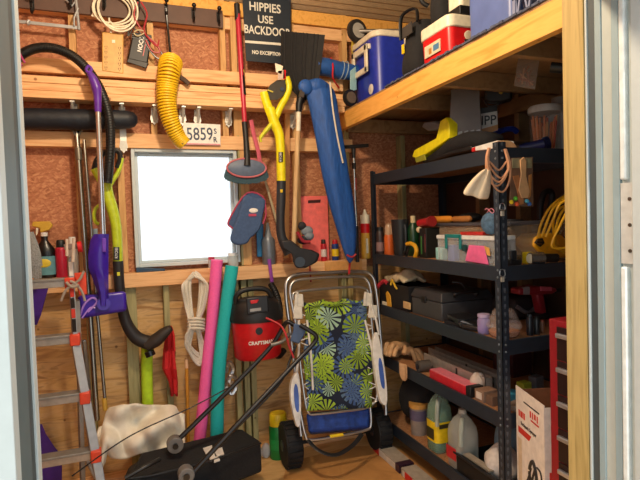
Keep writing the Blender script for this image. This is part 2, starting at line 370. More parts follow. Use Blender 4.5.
# ================================================================== BACK WALL, UPPER: RACK, LUMBER AND WHAT HANGS THERE
MBROWN = mat('#5a4238', .6, 0, .1, 14)
zr0 = 2.89
t = thing('hook_rack', 'long dark brown board of black hooks across the top of the wall', 'hook rack', ((XL+.64)/2, YB-.019, zr0))
MB().ext((XL, YB-.02, zr0), (.635, YB-.001, zr0+.115)).build('board', MBROWN, t, bev=.002)
def hook(px, py):
    p = W(px, py, .02); h = MB()
    h.tube([p, p+V((0, -.045, .004)), p+V((0, -.055, .012))], .006, 8); h.ball(p+V((0, -.058, .014)), .015, 10)
    h.tube(cr([p+V((0, -.004, -.01)), p+V((0, -.006, -.055)), p+V((0, -.03, -.072)), p+V((0, -.045, -.05))], 4), .007, 8)
    h.box(p+V((0, -.003, -.02)), (.022, .006, .06)); h.build('hook', BLKS, t)
    return p
for q in ((32, 2), (70, -3), (104, -2), (138, 1), (166, 6), (193, 11), (218, 14)): hook(*q)

# shelf brackets that carry the lumber
PLATED = mat('#d8d5cc', .4, .4, .1)
for i, (px, lab) in enumerate(((74, 'white shelf bracket above the two chrome poles'), (122, 'long white shelf bracket by the upper left corner of the window'), (154, 'white shelf bracket left of the yellow ribbed hose end'), (182, 'short white shelf bracket right behind the yellow ribbed hose'),
                               (197, 'white shelf bracket above the number plate'), (228, 'white shelf bracket left of the red brush pole'), (292, 'white shelf bracket beside the wooden shovel handle'))):
    x = W(px, 110).x; b = thing('shelf_bracket', lab, 'bracket', (x, YB-.003, 2.2), 'white shelf brackets under the boards')
    lo_ = 2.08 if px == 122 else 2.26
    MB().ext((x-.019, YB-.005, lo_), (x+.019, YB-.001, 2.352)).prism([(x-.019, YB-.005, lo_+.06), (x-.024, YB-.005, lo_+.02), (x, YB-.005, lo_-.015), (x+.024, YB-.005, lo_+.02), (x+.019, YB-.005, lo_+.06)], (0, .004, 0)).build('plate', PLATED, b)
    MB().ext((x-.012, YB-.11, 2.344), (x+.012, YB-.005, 2.352)).bar((x, YB-.1, 2.343), (x, YB-.01, 2.27), .01, .012, (1, 0, 0)).build('arm', PLATED, b)
# boards lying on the brackets
XE = 1.52
def board(z0, z1, y0, y1, x0, x1, label):
    return one(MB().ext((x0, YB-y1, z0), (x1, YB-y0, z1)), 'pine_board', PINE, label, 'board', 'pine boards racked on the wall', bev=.003)
board(2.355, 2.396, .006, .125, XL, 1.44, 'pine board at the bottom of the three racked over the window')
board(2.398, 2.439, .006, .12, XL, XE, 'pine board in the middle of the three racked over the window')
board(2.442, 2.483, .006, .115, XL, XE-.03, 'pine board on top of the three racked over the window')
board(2.522, 2.606, .003, .041, XL, 1.47, 'pine board on edge, above the three stacked ones')
# flat clamp bar hung from the rack
t = thing('bar_clamp', 'long flat grey metal clamp bar hanging under the brown rack', 'clamp', W(50, 26, .05))
MB().bar(W(14, 21, .04), W(79, 28, .04), .018, .008).build('bar', ALU, t)
MB().tube(Wp([(75, -6), (77, 10), (79, 30)], .045), .009, 8).tube(Wp([(66, 0), (72, 6), (76, 0)], .045), .006, 8).tube(Wp([(78, 8), (74, 18), (74, 26)], .05), .006, 8).build('jaw', ALU, t)
MB().tube(Wp([(29, 20), (27, 23), (29, 25)], .05), .008, 8).build('screw', ALU, t)
# outlet strip with a coiled flex
TANM = mat('#cfa055', .45)
t = thing('power_strip', 'yellowish beige power strip with two columns of outlets and white coiled flex', 'power strip', W(112, 72, .045))
a, b_ = W(102, 33, .045), W(123.5, 72, .045)
MB().hexa([W(102, 71, .045), W(123.5, 74, .045), W(123.5, 74, .005), W(102, 71, .005), W(102, 32, .045), W(123.5, 34, .045), W(123.5, 34, .005), W(102, 32, .005)]).build('body', TANM, t, bev=.006)
DK = mat('#6a4a20', .6)
for px in (106, 119.5):
    for k in range(5):
        o = MB()
        for dx in (-1, 1): o.box(W(px+dx, 47+k*5.2+.1*px-11, .046), (.003, .004, .010))
        o.box(W(px, 49+k*5.2+.1*px-11, .046), (.004, .004, .004)); o.build('outlet', DK, t)
MB().box(W(113.5, 41.5, .046), (.018, .005, .018)).build('reset_button', CREAM, t)
co = MB()
for k in range(5):
    c = W(112+k*1.5, 9+k*.6, .06); rr = (.100+.012*(k % 3), .085+.01*k)
    co.tube([c+V((math.cos(a)*rr[0], -.006*k+.01*math.sin(a*2+k), math.sin(a)*rr[1])) for a in [2*PI*i/28 for i in range(28)]], .0055, 6, True)
co.tube(cr(Wp([(111, 33), (110, 26), (109, 18)], .05)), .006, 6)
co.tube(cr(Wp([(107, 24), (110, 22), (113, 25)], .09)), .006, 6)
co.build('cord', mat('#e4dcc4', .5), t)
MB().hexa([W(91, 16, .05), W(96, 18, .05), W(96, 18, .03), W(91, 16, .03), W(93, 11, .05), W(98, 13.5, .05), W(98, 13.5, .03), W(93, 11, .03)]).build('plug', CREAM, t, bev=.003)
# battery charger
t = thing('battery_charger', 'black battery charger with pale vertical lettering hung by red and black leads', 'battery charger', W(138, 68, .06))
def wbox(q, d, dep):       # four wall pixels (TL,TR,BR,BL) as a slab standing d in front of the wall
    tl, tr, br, bl = q
    return MB().hexa([W(*bl, d), W(*br, d), W(*br, d-dep), W(*bl, d-dep), W(*tl, d), W(*tr, d), W(*tr, d-dep), W(*tl, d-dep)])
wbox(((133, 32), (152, 35), (147, 68), (127, 61)), .075, .06).build('case', BLK, t, bev=.008)
for k in range(3): wbox(((132-k*.2, 33+k*2), (133+19*.99, 35.5+k*2), (151.6, 36.5+k*2), (131.8, 34+k*2)), .079, .01).build('rib', BLKS, t)
wbox(((128, 58), (148.5, 62.5), (146.5, 68.5), (126.5, 62)), .083, .05).build('end_cap', BLK, t, bev=.004)
c0, c1 = W(139.5, 52, .0775), W(142.5, 36, .0775)
text('NOCO', .036, (c0+c1)/2, c1-c0, W(130, 44, .0775)-c0, WHT, t, sx=.9, bold=.0008)
q0, q1 = W(143, 56, .0775), W(146.4, 40, .0775)
MB().bar(q0, q1, .004, .002).build('stripe', mat('#c03030', .4), t)
MB().tube(cr(Wp([(138, 2), (134, 14), (139, 26), (146, 35), (156, 44), (160, 52), (152, 51), (146, 40)], .085), 6), .005, 6).tube(cr(Wp([(141, 2), (147, 14), (144, 30), (150, 40), (157, 46), (159, 40)], .09), 6), .005, 6).build('red_lead', mat('#a8323a', .45), t)
MB().tube(cr(Wp([(139, 3), (137, 18), (134, 28), (140, 33), (148, 48), (157, 58), (163, 57), (158, 47)], .075), 6), .005, 6).tube(cr(Wp([(136, 4), (131, 20), (128, 36), (132, 30)], .06), 6), .004, 6).build('black_lead', BLKS, t)
MB().tube(cr(Wp([(134, 33), (138, 36), (145, 32), (138, 30)], .09), 5, True), .004, 6).build('wire_tie', mat('#b8ac88', .5), t)
# yellow coiled hose hanging by a black cord
t = thing('recoil_hose', 'bright yellow ribbed hose hanging by a black cord in front of the boards', 'hose', W(172, 140, .13))
path = cr([W(171, 62, .13), W(169, 72, .20), W(167, 88, .20), W(167, 105, .20), W(171, 122, .19), W(178, 137, .17), W(184, 144, .16)], 10)
def helix(path, r0, turns, thick):
    n = len(path); pts = []; T = [(path[min(i+1, n-1)]-path[max(i-1, 0)]).normalized() for i in range(n)]
    N_ = turns*14
    for k in range(N_+1):
        u = k/N_*(n-1); i = min(int(u), n-2); f = u-i; c = path[i].lerp(path[i+1], f); tt = T[i].lerp(T[i+1], f).normalized()
        x = V((1, 0, 0)); x = (x-tt*x.dot(tt)).normalized(); y = tt.cross(x); a = 2*PI*k/14
        rr = r0[0]+(r0[1]-r0[0])*k/N_
        pts.append(c + x*math.cos(a)*rr + y*math.sin(a)*rr)
    return MB().tube(pts, thick, 6)
YELH = mat('#e2b81c', .4)
helix(path[2:], (.066, .038), 38, .0075).build('coil', YELH, t, ang=80)
MB().tube(path[3:-2], lerp([.058, .034], len(path)-5), 12).build('sleeve', mat('#c99a14', .5), t)
MB().tube(cr(Wp([(166, 8), (168, 30), (170, 50), (171, 66)], [.06, .05, .09, .14])), .007, 6).build('cord', BLKS, t)
MB().tube(cr(Wp([(170, 118), (172, 130), (178, 140), (183, 144)], .2)), .007, 6).cyl(W(176, 138, .18), W(184, 145, .16), .012, 10).build('fitting', BLK, t)
MB().tube(cr([W(178, 76, .15), W(183, 79, .15), W(189, 84, .15)]), [.016]*6+[.016]*7, 8).build('nozzle', mat('#4a3a30', .5), t)
# number plate
t = thing('number_plate', 'white number plate 5859 SR fixed over the window', 'number plate', W(202, 147, .012))
wbox(((183, 122.5), (220.5, 124.5), (220.5, 145.5), (183, 144.5)), .014, .006).build('plate', WHT, t, bev=.002)
a, b_ = W(187, 135, .0145), W(212, 135, .0145)
BLT = mat('#2c3c58', .5)
text('5859', .115, W(199.8, 134.6, .0146), a*-1+b_, (0, 0, 1), BLT, t, sx=.75, bold=.001)
for s_, y_ in (('S', 131.5), ('R', 140)): text(s_, .048, W(215.2, y_, .0146), b_-a, (0, 0, 1), BLT, t, sx=.9, bold=.001)
wbox(((184, 143), (220, 143.8), (220, 145.2), (184, 144.4)), .0152, .002).build('band', mat('#d08a94', .5), t)
# long padded bag lying under the boards
mb = MB(); pth = [W(x, y, .072) for x, y in ((10, 119), (40, 119), (80, 119.5), (110, 119.5), (128, 119.7), (134, 119.7), (137.5, 119.8))]
mb.tube(pth, [.062, .062, .061, .06, .055, .045, .02], 16, flat=1.)
t = one(mb, 'padded_tube_bag', mat('#0c1522', .55, 0, .25, 25, .3), 'long black padded tube lying under the boards at upper left', 'tube bag')
# two chrome poles
for i, (pp, r_, lab) in enumerate((([(76.5, 131), (83, 220), (89, 300), (97, 420)], .0165, 'thick chrome pole with forked head leaning left of the window'), ([(84, 140), (91, 228), (97, 310), (105, 400)], .010, 'thin chrome pole right of the thicker one'))):
    t = thing('chrome_pole', lab, 'pole', W(*pp[-1], .14), 'chrome poles leaning by the ladder')
    P = Wp(pp, [.03, .07, .10, .14]); MB().tube(P, r_, 12).build('pole', mat('#9a958c', .25, 1, .05), t)
    if i == 0:
        MB().tube(cr([W(70, 128.5, .03), W(73, 131, .04), W(77, 136, .04), W(81, 131, .04), W(83, 128, .03)]), .008, 8).build('fork', mat('#8a857a', .4, .8), t)
        MB().cyl(W(78, 148, .04), W(79, 160, .045), .02, 12).build('collar', mat('#7a756a', .4, .7), t)
    else: MB().cyl(W(104, 398, .14), W(105.4, 410, .14), .014, 10).build('tip', mat('#c9a040', .4), t)
# black vacuum hose and its purple wand
t = thing('vacuum_hose', 'thick black hose arching over the boards at upper left', 'vacuum hose', W(108, 180, .16))
hp = cr(Wp([(17, 59), (24, 53), (35, 48.5), (47, 47.5), (60, 50), (74, 57), (87, 69), (98, 85), (106, 104), (110, 124), (110.5, 145), (109, 168), (107.5, 183)], [.17]*13), 8)
MB().tube(hp, .026, 14).build('tube', BLK, t)
cf = MB()
for k in range(2, len(hp)-2, 1):
    cf.lathe([(.0262, -.002), (.0285, 0), (.0262, .002)], hp[k], hp[k+1]-hp[k-1], 14)
cf.build('rib', BLKS, t)
MB().tube(cr(Wp([(19, 52), (22, 58), (25, 63)], .205)), .006, 6).tube(cr(Wp([(17, 55), (20, 62), (22, 66)], .205)), .005, 6).build('tie', mat('#a03a70', .5), t)
t = thing('vacuum_wand', 'silver vacuum wand with a purple handle end and purple lower shell', 'vacuum wand', W(102, 312, .2))
PUR = mat('#5a2a9a', .35); PURB = mat('#3a1f9e', .3)
MB().tube(cr(Wp([(86, 70), (88.5, 66), (91.5, 69), (89, 72.5)], .25), 6, True), .008, 8).build('loop', PUR, t)
pw = cr(Wp([(89, 72), (93, 79), (96.5, 88), (97.5, 96), (98, 112)], .25), 5)
MB().tube(pw, lerp([.014, .024, .028, .022, .018], len(pw)), 12).build('handle', PUR, t, ang=60)
MB().tube(Wp([(98, 110), (103, 240)], [.25, .25]), .0155, 14).build('tube', mat('#c8c8ca', .2, .9, .04), t)
MB().loft([[W(x, y, .25+dd) for x, dd in ((xa, 0), (xa+(xb-xa)*.3, .035), (xa+(xb-xa)*.7, .035), (xb, 0), (xa+(xb-xa)*.7, -.035), (xa+(xb-xa)*.3, -.035))] for y, xa, xb in ((234, 94, 109), (240, 90.5, 108.5), (255, 88, 108.5), (268, 88.5, 108.5), (280, 93, 108.5), (295, 98, 108.5), (306, 98.5, 108))]).build('shell', PURB, t, ang=50)
MB().cyl(W(103.5, 304, .275), W(103.5, 304, .22), .036, 18).build('joint', PURB, t)
wbox(((102, 238), (106, 238), (106, 252), (102, 252)), .292, .01).build('latch', mat('#6a3ab8', .3), t, bev=.003)
# second purple nozzle
t = thing('vacuum_nozzle', 'glossy purple vacuum floor head hung flat below the wand', 'vacuum nozzle', W(103, 318, .1))
wbox(((77, 296), (126, 291), (127, 311), (79, 319)), .22, .055).build('body', PURB, t, bev=.02, bseg=3)
MB().tube(cr(Wp([(80, 316), (84, 305), (92, 298), (97, 302), (88, 312)], .222)), .006, 6).tube(cr(Wp([(82, 318), (90, 308), (95, 308)], .222)), .005, 6).build('trim_strip', mat('#b48ae8', .25), t)
# long handled blower, yellow-green, left of the window
GRNY = mat('#b8cc2c', .4)
t = thing('leaf_blower', 'yellow-green leaf blower with curved black tube hung left of the window', 'leaf blower', W(150, 355, .10))
MB().tube(cr(Wp([(94, 170), (97, 160), (104, 153), (113, 150.5), (119, 152), (120, 160), (117, 168)], .10), 6), .016, 8).build('grip', BLK, t)
MB().tube(cr(Wp([(94, 169), (99, 178), (106, 188)], .10), 5), .020, 10).tube(cr(Wp([(122, 158), (119, 170), (112, 182), (107, 190)], .10), 5), .013, 10).build('fork', GRNY, t)
bp_ = cr(Wp([(106, 182), (108, 195), (112, 208), (116, 225), (117.5, 245), (118, 262)], .10), 5)
MB().tube(bp_, lerp([.03, .033, .033, .030, .029, .029], len(bp_)), 14).build('body', GRNY, t, ang=60)
MB().tube(cr(Wp([(100, 205), (96, 208), (94, 215), (95.5, 222), (99, 224)], .14), 5), .010, 8).build('hook', GRNY, t)
bt = cr(Wp([(118, 261), (119.5, 285), (122, 306), (127, 324), (137, 338), (150, 343)], .10), 6)
MB().tube(bt, lerp([.030, .030, .031, .034, .040, .045], len(bt)), 16).build('tube', mat('#232124', .55), t, ang=60)
nz_ = cr(Wp([(146, 345), (156, 340), (164, 333), (171, 328)], [.10, .11, .12, .13]), 5)
MB().tube(nz_, lerp([.052, .056, .046, .026], len(nz_)), 14, flat=.75).build('nozzle', mat('#2e2622', .6), t, ang=60)
MB().cyl(W(149, 351, .10), W(151, 356, .105), .030, 16).build('inlet', BLKS, t)
wbox(((113.5, 247), (119.5, 247), (119.5, 260), (113.5, 260)), .136, .012).build('badge', BLKS, t, bev=.002)
c0, c1 = W(116.6, 258, .1365), W(116.6, 248, .1365)
text('RYOBI', .024, (c0+c1)/2, c1-c0, (-1, 0, 0), WHT, t, sx=.95)
MB().box(W(118.5, 274, .132), (.017, .008, .022)).build('switch', mat('#d6d630', .4), t, bev=.002)
# ------------------------------------------------------------------ bottles on the sill, left end
def on_sill(px, d=.045): p = W(px, 260, .03-d); return V((p.x, YB-.03+d, ZS))
def spray(px, label, d=.05):
    p = on_sill(px, d); t = thing('spray_bottle', label, 'spray bottle', p)
    k = mpp(p)
    MB().lathe([(.052, 0), (.058, .01), (.058, .14), (.052, .175), (.028, .21), (.018, .225), (.018, .25)], p, (0, 0, 1), 20, (1, .62)).build('bottle', BLKS, t, ang=60)
    MB().lathe([(.0592, .02), (.0592, .13)], p, (0, 0, 1), 20, (1, .62)).build('label', mat('#5f96a0', .5), t)
    MB().ball(p+V((-.004, -.036, .09)), (.038, .004, .026)).build('emblem', mat('#d8c23a', .5), t)
    MB().cyl(p+V((0, 0, .25)), p+V((0, 0, .272)), .019, 14).build('collar', WHT, t)
    MB().prism([p+V(q) for q in ((-.062, -.016, .312), (-.055, -.016, .338), (.035, -.016, .338), (.05, -.016, .312), (.03, -.016, .285), (-.02, -.016, .272), (-.02, -.016, .298))], (0, .032, 0)).build('trigger_head', mat('#c9a236', .4), t, bev=.005)
    MB().prism([p+V(q) for q in ((-.04, -.008, .300), (-.028, -.008, .300), (-.034, -.008, .265), (-.043, -.008, .255))], (0, .016, 0)).build('trigger', CREAM, t)
    return t
spray(45.5, 'black spray bottle with yellow trigger on the sill at far left')
def can(px, d, h, r, body, cap, label, cat='spray can', name='spray_can', lab=None, capcol=None, group=None, base=None):
    p = on_sill(px, d) if base is None else V(base); t = thing(name, label, cat, p, group)
    MB().lathe([(r*.95, 0), (r, .004), (r, h*.74), (r*.96, h*.77), (r*.6, h*.82)], p, (0, 0, 1), 18).build('can', body, t, ang=50)
    MB().lathe([(r*.75, h*.80), (r*.78, h*.82), (r*.72, h*.97), (r*.55, h)], p, (0, 0, 1), 16).build('cap', cap, t, ang=50)
    if lab: MB().lathe([(r*1.015, h*.2), (r*1.015, h*.55)], p, (0, 0, 1), 18).build('label', lab, t)
    return t
can(61.5, .04, .225, .033, mat('#b01f3a', .35), BLK, 'dark pink can with black cap on the sill beside the black spray bottle')
p = on_sill(73, .04); t = thing('bottle', 'clear bottle with white cap behind the ladder rail', 'bottle', p)
MB().lathe([(.03, 0), (.032, .01), (.032, .14), (.02, .18), (.014, .2)], p).build('body', glassy('#c8c4c0', .45), t, ang=60); MB().cyl(p+V((0, 0, .2)), p+V((0, 0, .24)), .019, 14).build('cap', WHT, t)
p = W(73, 250, .14); t = thing('spring_clamp', 'small red and grey clamp gripping the top of the ladder rail', 'clamp', W(73, 258, .36))
MB().bar(W(64, 247, .36), W(80, 246, .36), .03, .03).build('jaw', mat('#7a6a64', .5), t, bev=.004); MB().cyl(W(78, 247, .38), W(82, 246.5, .38), .03, 14).build('pad', RED, t); MB().tube(Wp([(67, 239), (67, 256)], .37), .008, 8).tube(Wp([(74, 238), (73, 262)], .37), .009, 8).build('handle', mat('#c8b8a8', .5), t)
p = on_sill(96, .05); t = thing('bottle', 'dark blue bottle with pale cap behind the purple wand', 'bottle', p)
MB().lathe([(.03, 0), (.033, .01), (.033, .2), (.018, .24), (.015, .25)], p).build('body', mat('#1a2a44', .3), t, ang=60); MB().cyl(p+V((0, 0, .25)), p+V((0, 0, .285)), .018, 14).build('cap', mat('#9ab4c0', .4), t)
t = thing('gloves', 'grey knitted work gloves hanging at far left over the sill', 'gloves', W(34, 282, .12))
for k, (x, y) in enumerate(((33, 262), (36, 270))):
    g_ = MB(); g_.tube(cr(Wp([(x-3, y-30), (x-1, y-16), (x, y-4)], .14)), lerp([.018, .03, .034], 13), 10, flat=.5)
    for j in range(4): g_.tube(cr(Wp([(x-3+j*2.2, y-6), (x-3+j*2.4, y+4), (x-2.6+j*2.2, y+11-abs(j-1.5)*2)], .145)), .009, 7)
    g_.build('glove', mat('#8a8e90', .95, 0, .3, 160, .4), t)
# little things by the window
one(MB().hexa([V((W(136, 268).x, YB+.0, ZS)), V((W(165, 268).x, YB+.0, ZS)), V((W(165, 268).x, YB+.03, ZS)), V((W(136, 268).x, YB+.03, ZS)), V((W(136, 268).x, YB+.0, ZS+.032)), V((W(165, 268).x, YB+.0, ZS+.014)), V((W(165, 268).x, YB+.03, ZS+.014)), V((W(136, 268).x, YB+.03, ZS+.032))]), 'putty_knife', mat('#24405c', .4), 'dark blue scraper lying on the sill under the window', 'scraper', bev=.003)
for px, h, cc, capc, lab in ((211.5, .055, '#e8e0e0', '#c03a50', 'tiny clear jar with pink lid on the sill under the window'), (233, .075, '#dfeaea', '#e8eeee', 'small clear jar with white lid right of the pink lidded jar')):
    p = on_sill(px, .05); t = thing('jar', lab, 'jar', p); r_ = .022 if px < 220 else .036
    MB().lathe([(r_, 0), (r_, h)], p).build('glass', glassy(cc, .5), t); MB().cyl(p+V((0, 0, h)), p+V((0, 0, h+.018)), r_*.95, 16).build('lid', mat(capc, .4), t)
# ------------------------------------------------------------------ step ladder, left
t = thing('step_ladder', 'aluminium step ladder with orange-red step ends at left', 'ladder', W(70, 500, .45))
def ld(y): return .30+.28*(y-260)/220
ORG = mat('#d84a30', .4)
def rl(p, q, d0, d1, w=.05, th=.025, m=ALU, name='rail'): return MB().bar(W(*p, d0), W(*q, d1), w, th, (-1, -.35, 0)).build(name, m, t, bev=.003)
rl((70, 257), (75, 340), ld(257), ld(340), .03); rl((75, 338), (102, 492), ld(338), ld(492), .022, .045)
dx = V((-.46, 0, 0))
MB().bar(W(70, 257, ld(257))+dx, W(72, 340, ld(340))+dx, .03, .025, (-1, -.35, 0)).bar(W(72, 338, ld(338))+dx, W(88, 492, ld(492))+dx-V((.08, 0, 0)), .045, .025, (-1, -.35, 0)).build('rail', ALU, t, bev=.003)
rl((77, 300), (83, 490), .25, .07, .035); rl((84, 340), (90, 400), .22, .12, .02, .02, mat('#85888c', .4, .9))
MB().bar(W(77, 300, .25)+dx, W(76, 490, .07)+dx, .035, .025, (-1, -.35, 0)).build('rail', ALU, t, bev=.003)
for xe, yf in ((68, 283), (73, 339.5), (83, 397.5), (94, 455.5)):
    d = ld(yf); e = W(xe, yf, d); z = e.z; L = .44+.10*(yf-283)/170
    MB().ext((e.x-L, e.y, z-.022), (e.x, e.y+.075, z+.022)).build('step', mat('#b7b6b2', .4, .7), t, bev=.004)
    MB().ext((e.x-L, e.y-.006, z+.014), (e.x-.01, e.y+.07, z+.027)).build('tread', mat('#8f908e', .5, .5), t, bev=.002)
    MB().ext((e.x-.014, e.y-.03, z-.030), (e.x+.036, e.y+.03, z+.030)).build('end_cap', ORG, t, bev=.005)
wbox(((74, 273), (86, 272), (87, 294), (79, 296)), .335, .02).build('hinge_cover', ORG, t, bev=.006)
for q0, q1, m in (((70.5, 262), (71.5, 276), WHT), ((71.6, 283), (72.4, 297), mat('#c03a30', .5)), ((72.4, 298), (73.2, 308), BLK), ((73.2, 309), (73.8, 318), mat('#c03a30', .5)), ((73.8, 319), (74.6, 332), BLK)):
    MB().bar(W(*q0, ld(q0[1])+.016), W(*q1, ld(q1[1])+.016), .018, .01, (-.2, -1, 0)).build('sticker', m, t)
MB().tube(Wp([(84, 455), (96, 478)], .4), .010, 8).build('brace', ALU, t)
one(MB().tube(cr(Wp([(61, 301), (66, 290), (74, 284), (80, 279), (84, 271)], .37)), .007, 8).tube(cr(Wp([(70, 281), (76, 284), (82, 292), (85, 301)], .37)), .007, 8).tube(cr(Wp([(66, 282), (72, 287), (79, 285)], .375)), .008, 8),
    'twist_tie', mat('#9a9086', .7), 'grey rubber twist tie knotted round the ladder rail', 'tie')
# purple plastic things behind the ladder
one(MB().loft([[W(x, y, dd) for x, dd in ((30, .06), (xr, .06), (xr, .01), (30, .01))] for y, xr in ((286, 49), (300, 45), (315, 41), (325, 37))]), 'purple_scoop', mat('#46268c', .35), 'purple plastic scoop behind the ladder below the sill', 'scoop', bev=.004)
one(MB().loft([[W(x, y, dd) for x, dd in ((30, .06), (xr, .06), (xr, .008), (30, .008))] for y, xr in ((424, 42), (434, 46), (446, 54), (456, 62), (490, 62))]), 'purple_bin', mat('#46268c', .35), 'purple plastic tub low behind the ladder steps', 'tub', bev=.004)
# ================================================================== BACK WALL, RIGHT HALF
# sign
t = thing('sign', 'dark sign reading HIPPIES USE BACKDOOR NO EXCEPTIONS high on the wall', 'sign', W(262, 62, .02))
SG = mat('#1d2733', .5); SGW = mat('#dcd8cc', .5)
wbox(((242, -6), (291, -2), (291, 65), (246, 61)), .035, .02).build('panel', SG, t, bev=.003)
u = W(240, 50, .036)-W(238, 20, .036); rg = W(290, 20, .036)-W(240, 18, .036); up = V((0, 0, 1))
for s_, q, sz, sx_ in (('HIPPIES', (265, 8), .080, .86), ('USE', (265.5, 20), .072, .9), ('BACKDOOR', (267.5, 31.5), .078, .74), ('NO EXCEPTIONS', (268, 53.5), .033, .86)):
    text(s_, sz, W(*q, .0355), (1, 0, 0), up, SGW, t, sx=sx_, bold=.0012)
MB().bar(W(245, 41.5, .036), W(290, 45, .036), .016, .002).build('rule', SGW, t)
# red brush on a pole
t = thing('wash_brush', 'red pole brush with oval grey head hanging right of the window', 'brush', W(247, 180, .1))
REDP = mat('#b8243c', .35)
P = Wp([(237, 5), (240, 50), (243, 95), (245, 130)], [.1, .11, .12, .12])
MB().tube(P, .0165, 12).build('pole', REDP, t)
MB().cyl(W(236.8, 4, .1), W(237.6, 20, .1), .019, 12).build('grip_end', BLK, t)
MB().cyl(W(241.2, 67, .112), W(243.6, 95, .12), .0172, 12).build('sleeve', BLKS, t)
for y in (70, 80, 92): MB().cyl(W(241.4+(y-67)*.09, y, .112), W(241.5+(y-67)*.09, y+3, .112), .0178, 12).build('mark', mat('#c0c04a', .4), t)
MB().tube(Wp([(244.5, 122), (246, 140), (247, 155), (247, 166)], [.12, .125, .13, .135]), [.019, .018, .021, .025], 12).build('ferrule', BLK, t)
c = W(246.5, 168, .13); rx = 20*mpp(c)
def oval(c, rx, rz, y): return [c+V((rx*math.cos(2*PI*i/36), y, rz*math.sin(2*PI*i/36))) for i in range(36)]
MB().loft([oval(c, rx*.97, .058, .035), oval(c, rx, .062, .02), oval(c, rx, .062, -.005), oval(c, rx*.9, .052, -.014)]).build('head', mat('#5a6880', .5), t, ang=50)
MB().tube(oval(c, rx*.985, .06, -.008), .0065, 8, True).build('rim', mat('#b8606a', .5), t)
br_ = MB()
for i in range(70):
    a = PI+ PI*i/69; x = rx*1.02*math.cos(a)
    for k in range(2):
        p = c+V((x*(.92+.06*k), .015-.012*k, -.045*abs(math.sin(a))-.01)); br_.tube([p, p+V((x*.12, 0, -.042-.008*R.random()))], [.005, .0035], 4)
br_.build('bristles', mat('#3f5a66', .7), t)
one(MB().tube(cr(Wp([(251, 120), (254, 135), (258, 150), (260, 162)], .03)), .014, 6, flat=.4), 'strap', mat('#c85a6e', .7), 'pink and white striped strap hanging behind the red pole', 'strap')
# hanging foam pads
t = thing('foam_mitts', 'blue foam mitts with pink edging hanging at the right window edge', 'mitts', W(247, 245, .1))
BLF = mat('#41587f', .9, 0, .12, 60); PKE = mat('#b0405c', .7)  # foam blue lightened to carry the window's glare
q1 = cr(Wp([(247, 193), (229, 220), (231, 227), (238, 229), (258, 222), (265, 200)], .07), 4, True)
MB().prism(q1, (0, .03, 0)).build('back_mitt', BLF, t, bev=.008); MB().tube(q1, .006, 6, True).build('edging', PKE, t)
q2 = cr(Wp([(245, 195.5), (256, 198), (265.5, 199.5), (263.5, 214), (261, 227), (256, 234), (251, 238), (247, 243.5), (237, 245), (231, 240), (233, 230), (240, 211)], .105), 4, True)
MB().prism(q2, (0, .032, 0)).build('front_mitt', BLF, t, bev=.012)
MB().ball(W(253.5, 210.5, .106), (.03, .004, .016)).build('emblem', WHT, t); MB().box(W(252.5, 215, .107), (.05, .004, .016)).build('emblem', PKE, t)
MB().tube(cr(Wp([(264.5, 200), (266, 214), (263, 224)], .09)), .006, 6).build('edging', PKE, t)
# blue bag strip and grey cartridge
one(wbox(((256, 222), (263.5, 222), (262.5, 257), (257, 257)), -.04, .025), 'blue_packet', mat('#1c6a9c', .35), 'narrow blue plastic packet behind the grey nozzle bottle', 'packet', bev=.006)
p = on_sill(269, .05); t = thing('nozzle_bottle', 'grey bottle with pointed nozzle standing on the sill below the mitts', 'bottle', p)
MB().lathe([(.042, 0), (.047, .01), (.047, .165), (.034, .19)], p).build('body', mat('#6f7680', .35, .3), t, ang=50)
MB().lathe([(.028, .185), (.016, .23), (.008, .285), (.004, .29)], p).build('nozzle', mat('#7c848c', .4), t)
one(MB().tube(cr(Wp([(269, 259), (270.5, 270), (272, 282)], .06)), .012, 8, flat=.3), 'purple_strap', mat('#8a3a9a', .5), 'purple strap hanging over the sill edge above the shop vacuum', 'strap')
one(MB().tube(Wp([(264.5, 178), (278, 226)], .02), .009, 8), 'thin_rod', mat('#b8a888', .5), 'thin pale rod slanting between mitts and yellow trimmer', 'rod')
# yellow trimmer
t = thing('string_trimmer', 'bright yellow trimmer with black lower tube hanging under the sign', 'string trimmer', W(300, 268, .15))
d = .20
MB().tube(cr(Wp([(264, 92), (266, 100), (270, 112), (274, 122)], d), 4), .029, 10, flat=.7).tube(cr(Wp([(286.5, 77), (289, 87), (286, 97), (280, 108), (275, 120)], d), 5), .022, 10, flat=.8).build('fork', RYO, t)
MB().tube(cr(Wp([(273, 122), (269, 127), (264, 133), (260.5, 138), (261, 142)], d), 4), [.022]*8+[.018]*5+[.013]*4, 10, flat=.7).build('hook', mat('#c9cc3a', .4), t)
bp_ = cr(Wp([(270, 108), (274, 122), (279, 134), (280.5, 150), (281.3, 181)], d), 5)
MB().tube(bp_, lerp([.03, .034, .031, .030, .030], len(bp_)), 14).build('body', RYO, t, ang=60)
MB().loft([[W(x, y, d+dd) for x, dd in ((xa, .02), (xb, .02), (xb, -.02), (xa, -.02))] for y, xa, xb in ((80, 277, 285), (85, 270, 286), (90, 267, 286), (96, 269, 283), (100, 270, 277))]).build('handle', mat('#3a352e', .6), t, bev=.002)
MB().bar(W(267.5, 90, d+.025), W(273, 92, d+.025), .008, .006).build('stripe', mat('#c8b84a', .5), t); MB().cyl(W(282, 89, d+.03), W(282, 89, d), .012, 12).build('button', mat('#2a3448', .4), t)
bt = cr(Wp([(281.3, 181), (281, 200), (280.5, 222), (282, 238), (290, 252)], d), 6)
MB().tube(bt, lerp([.030, .030, .028, .03, .045], len(bt)), 14).build('tube', mat('#26272c', .5), t, ang=60)
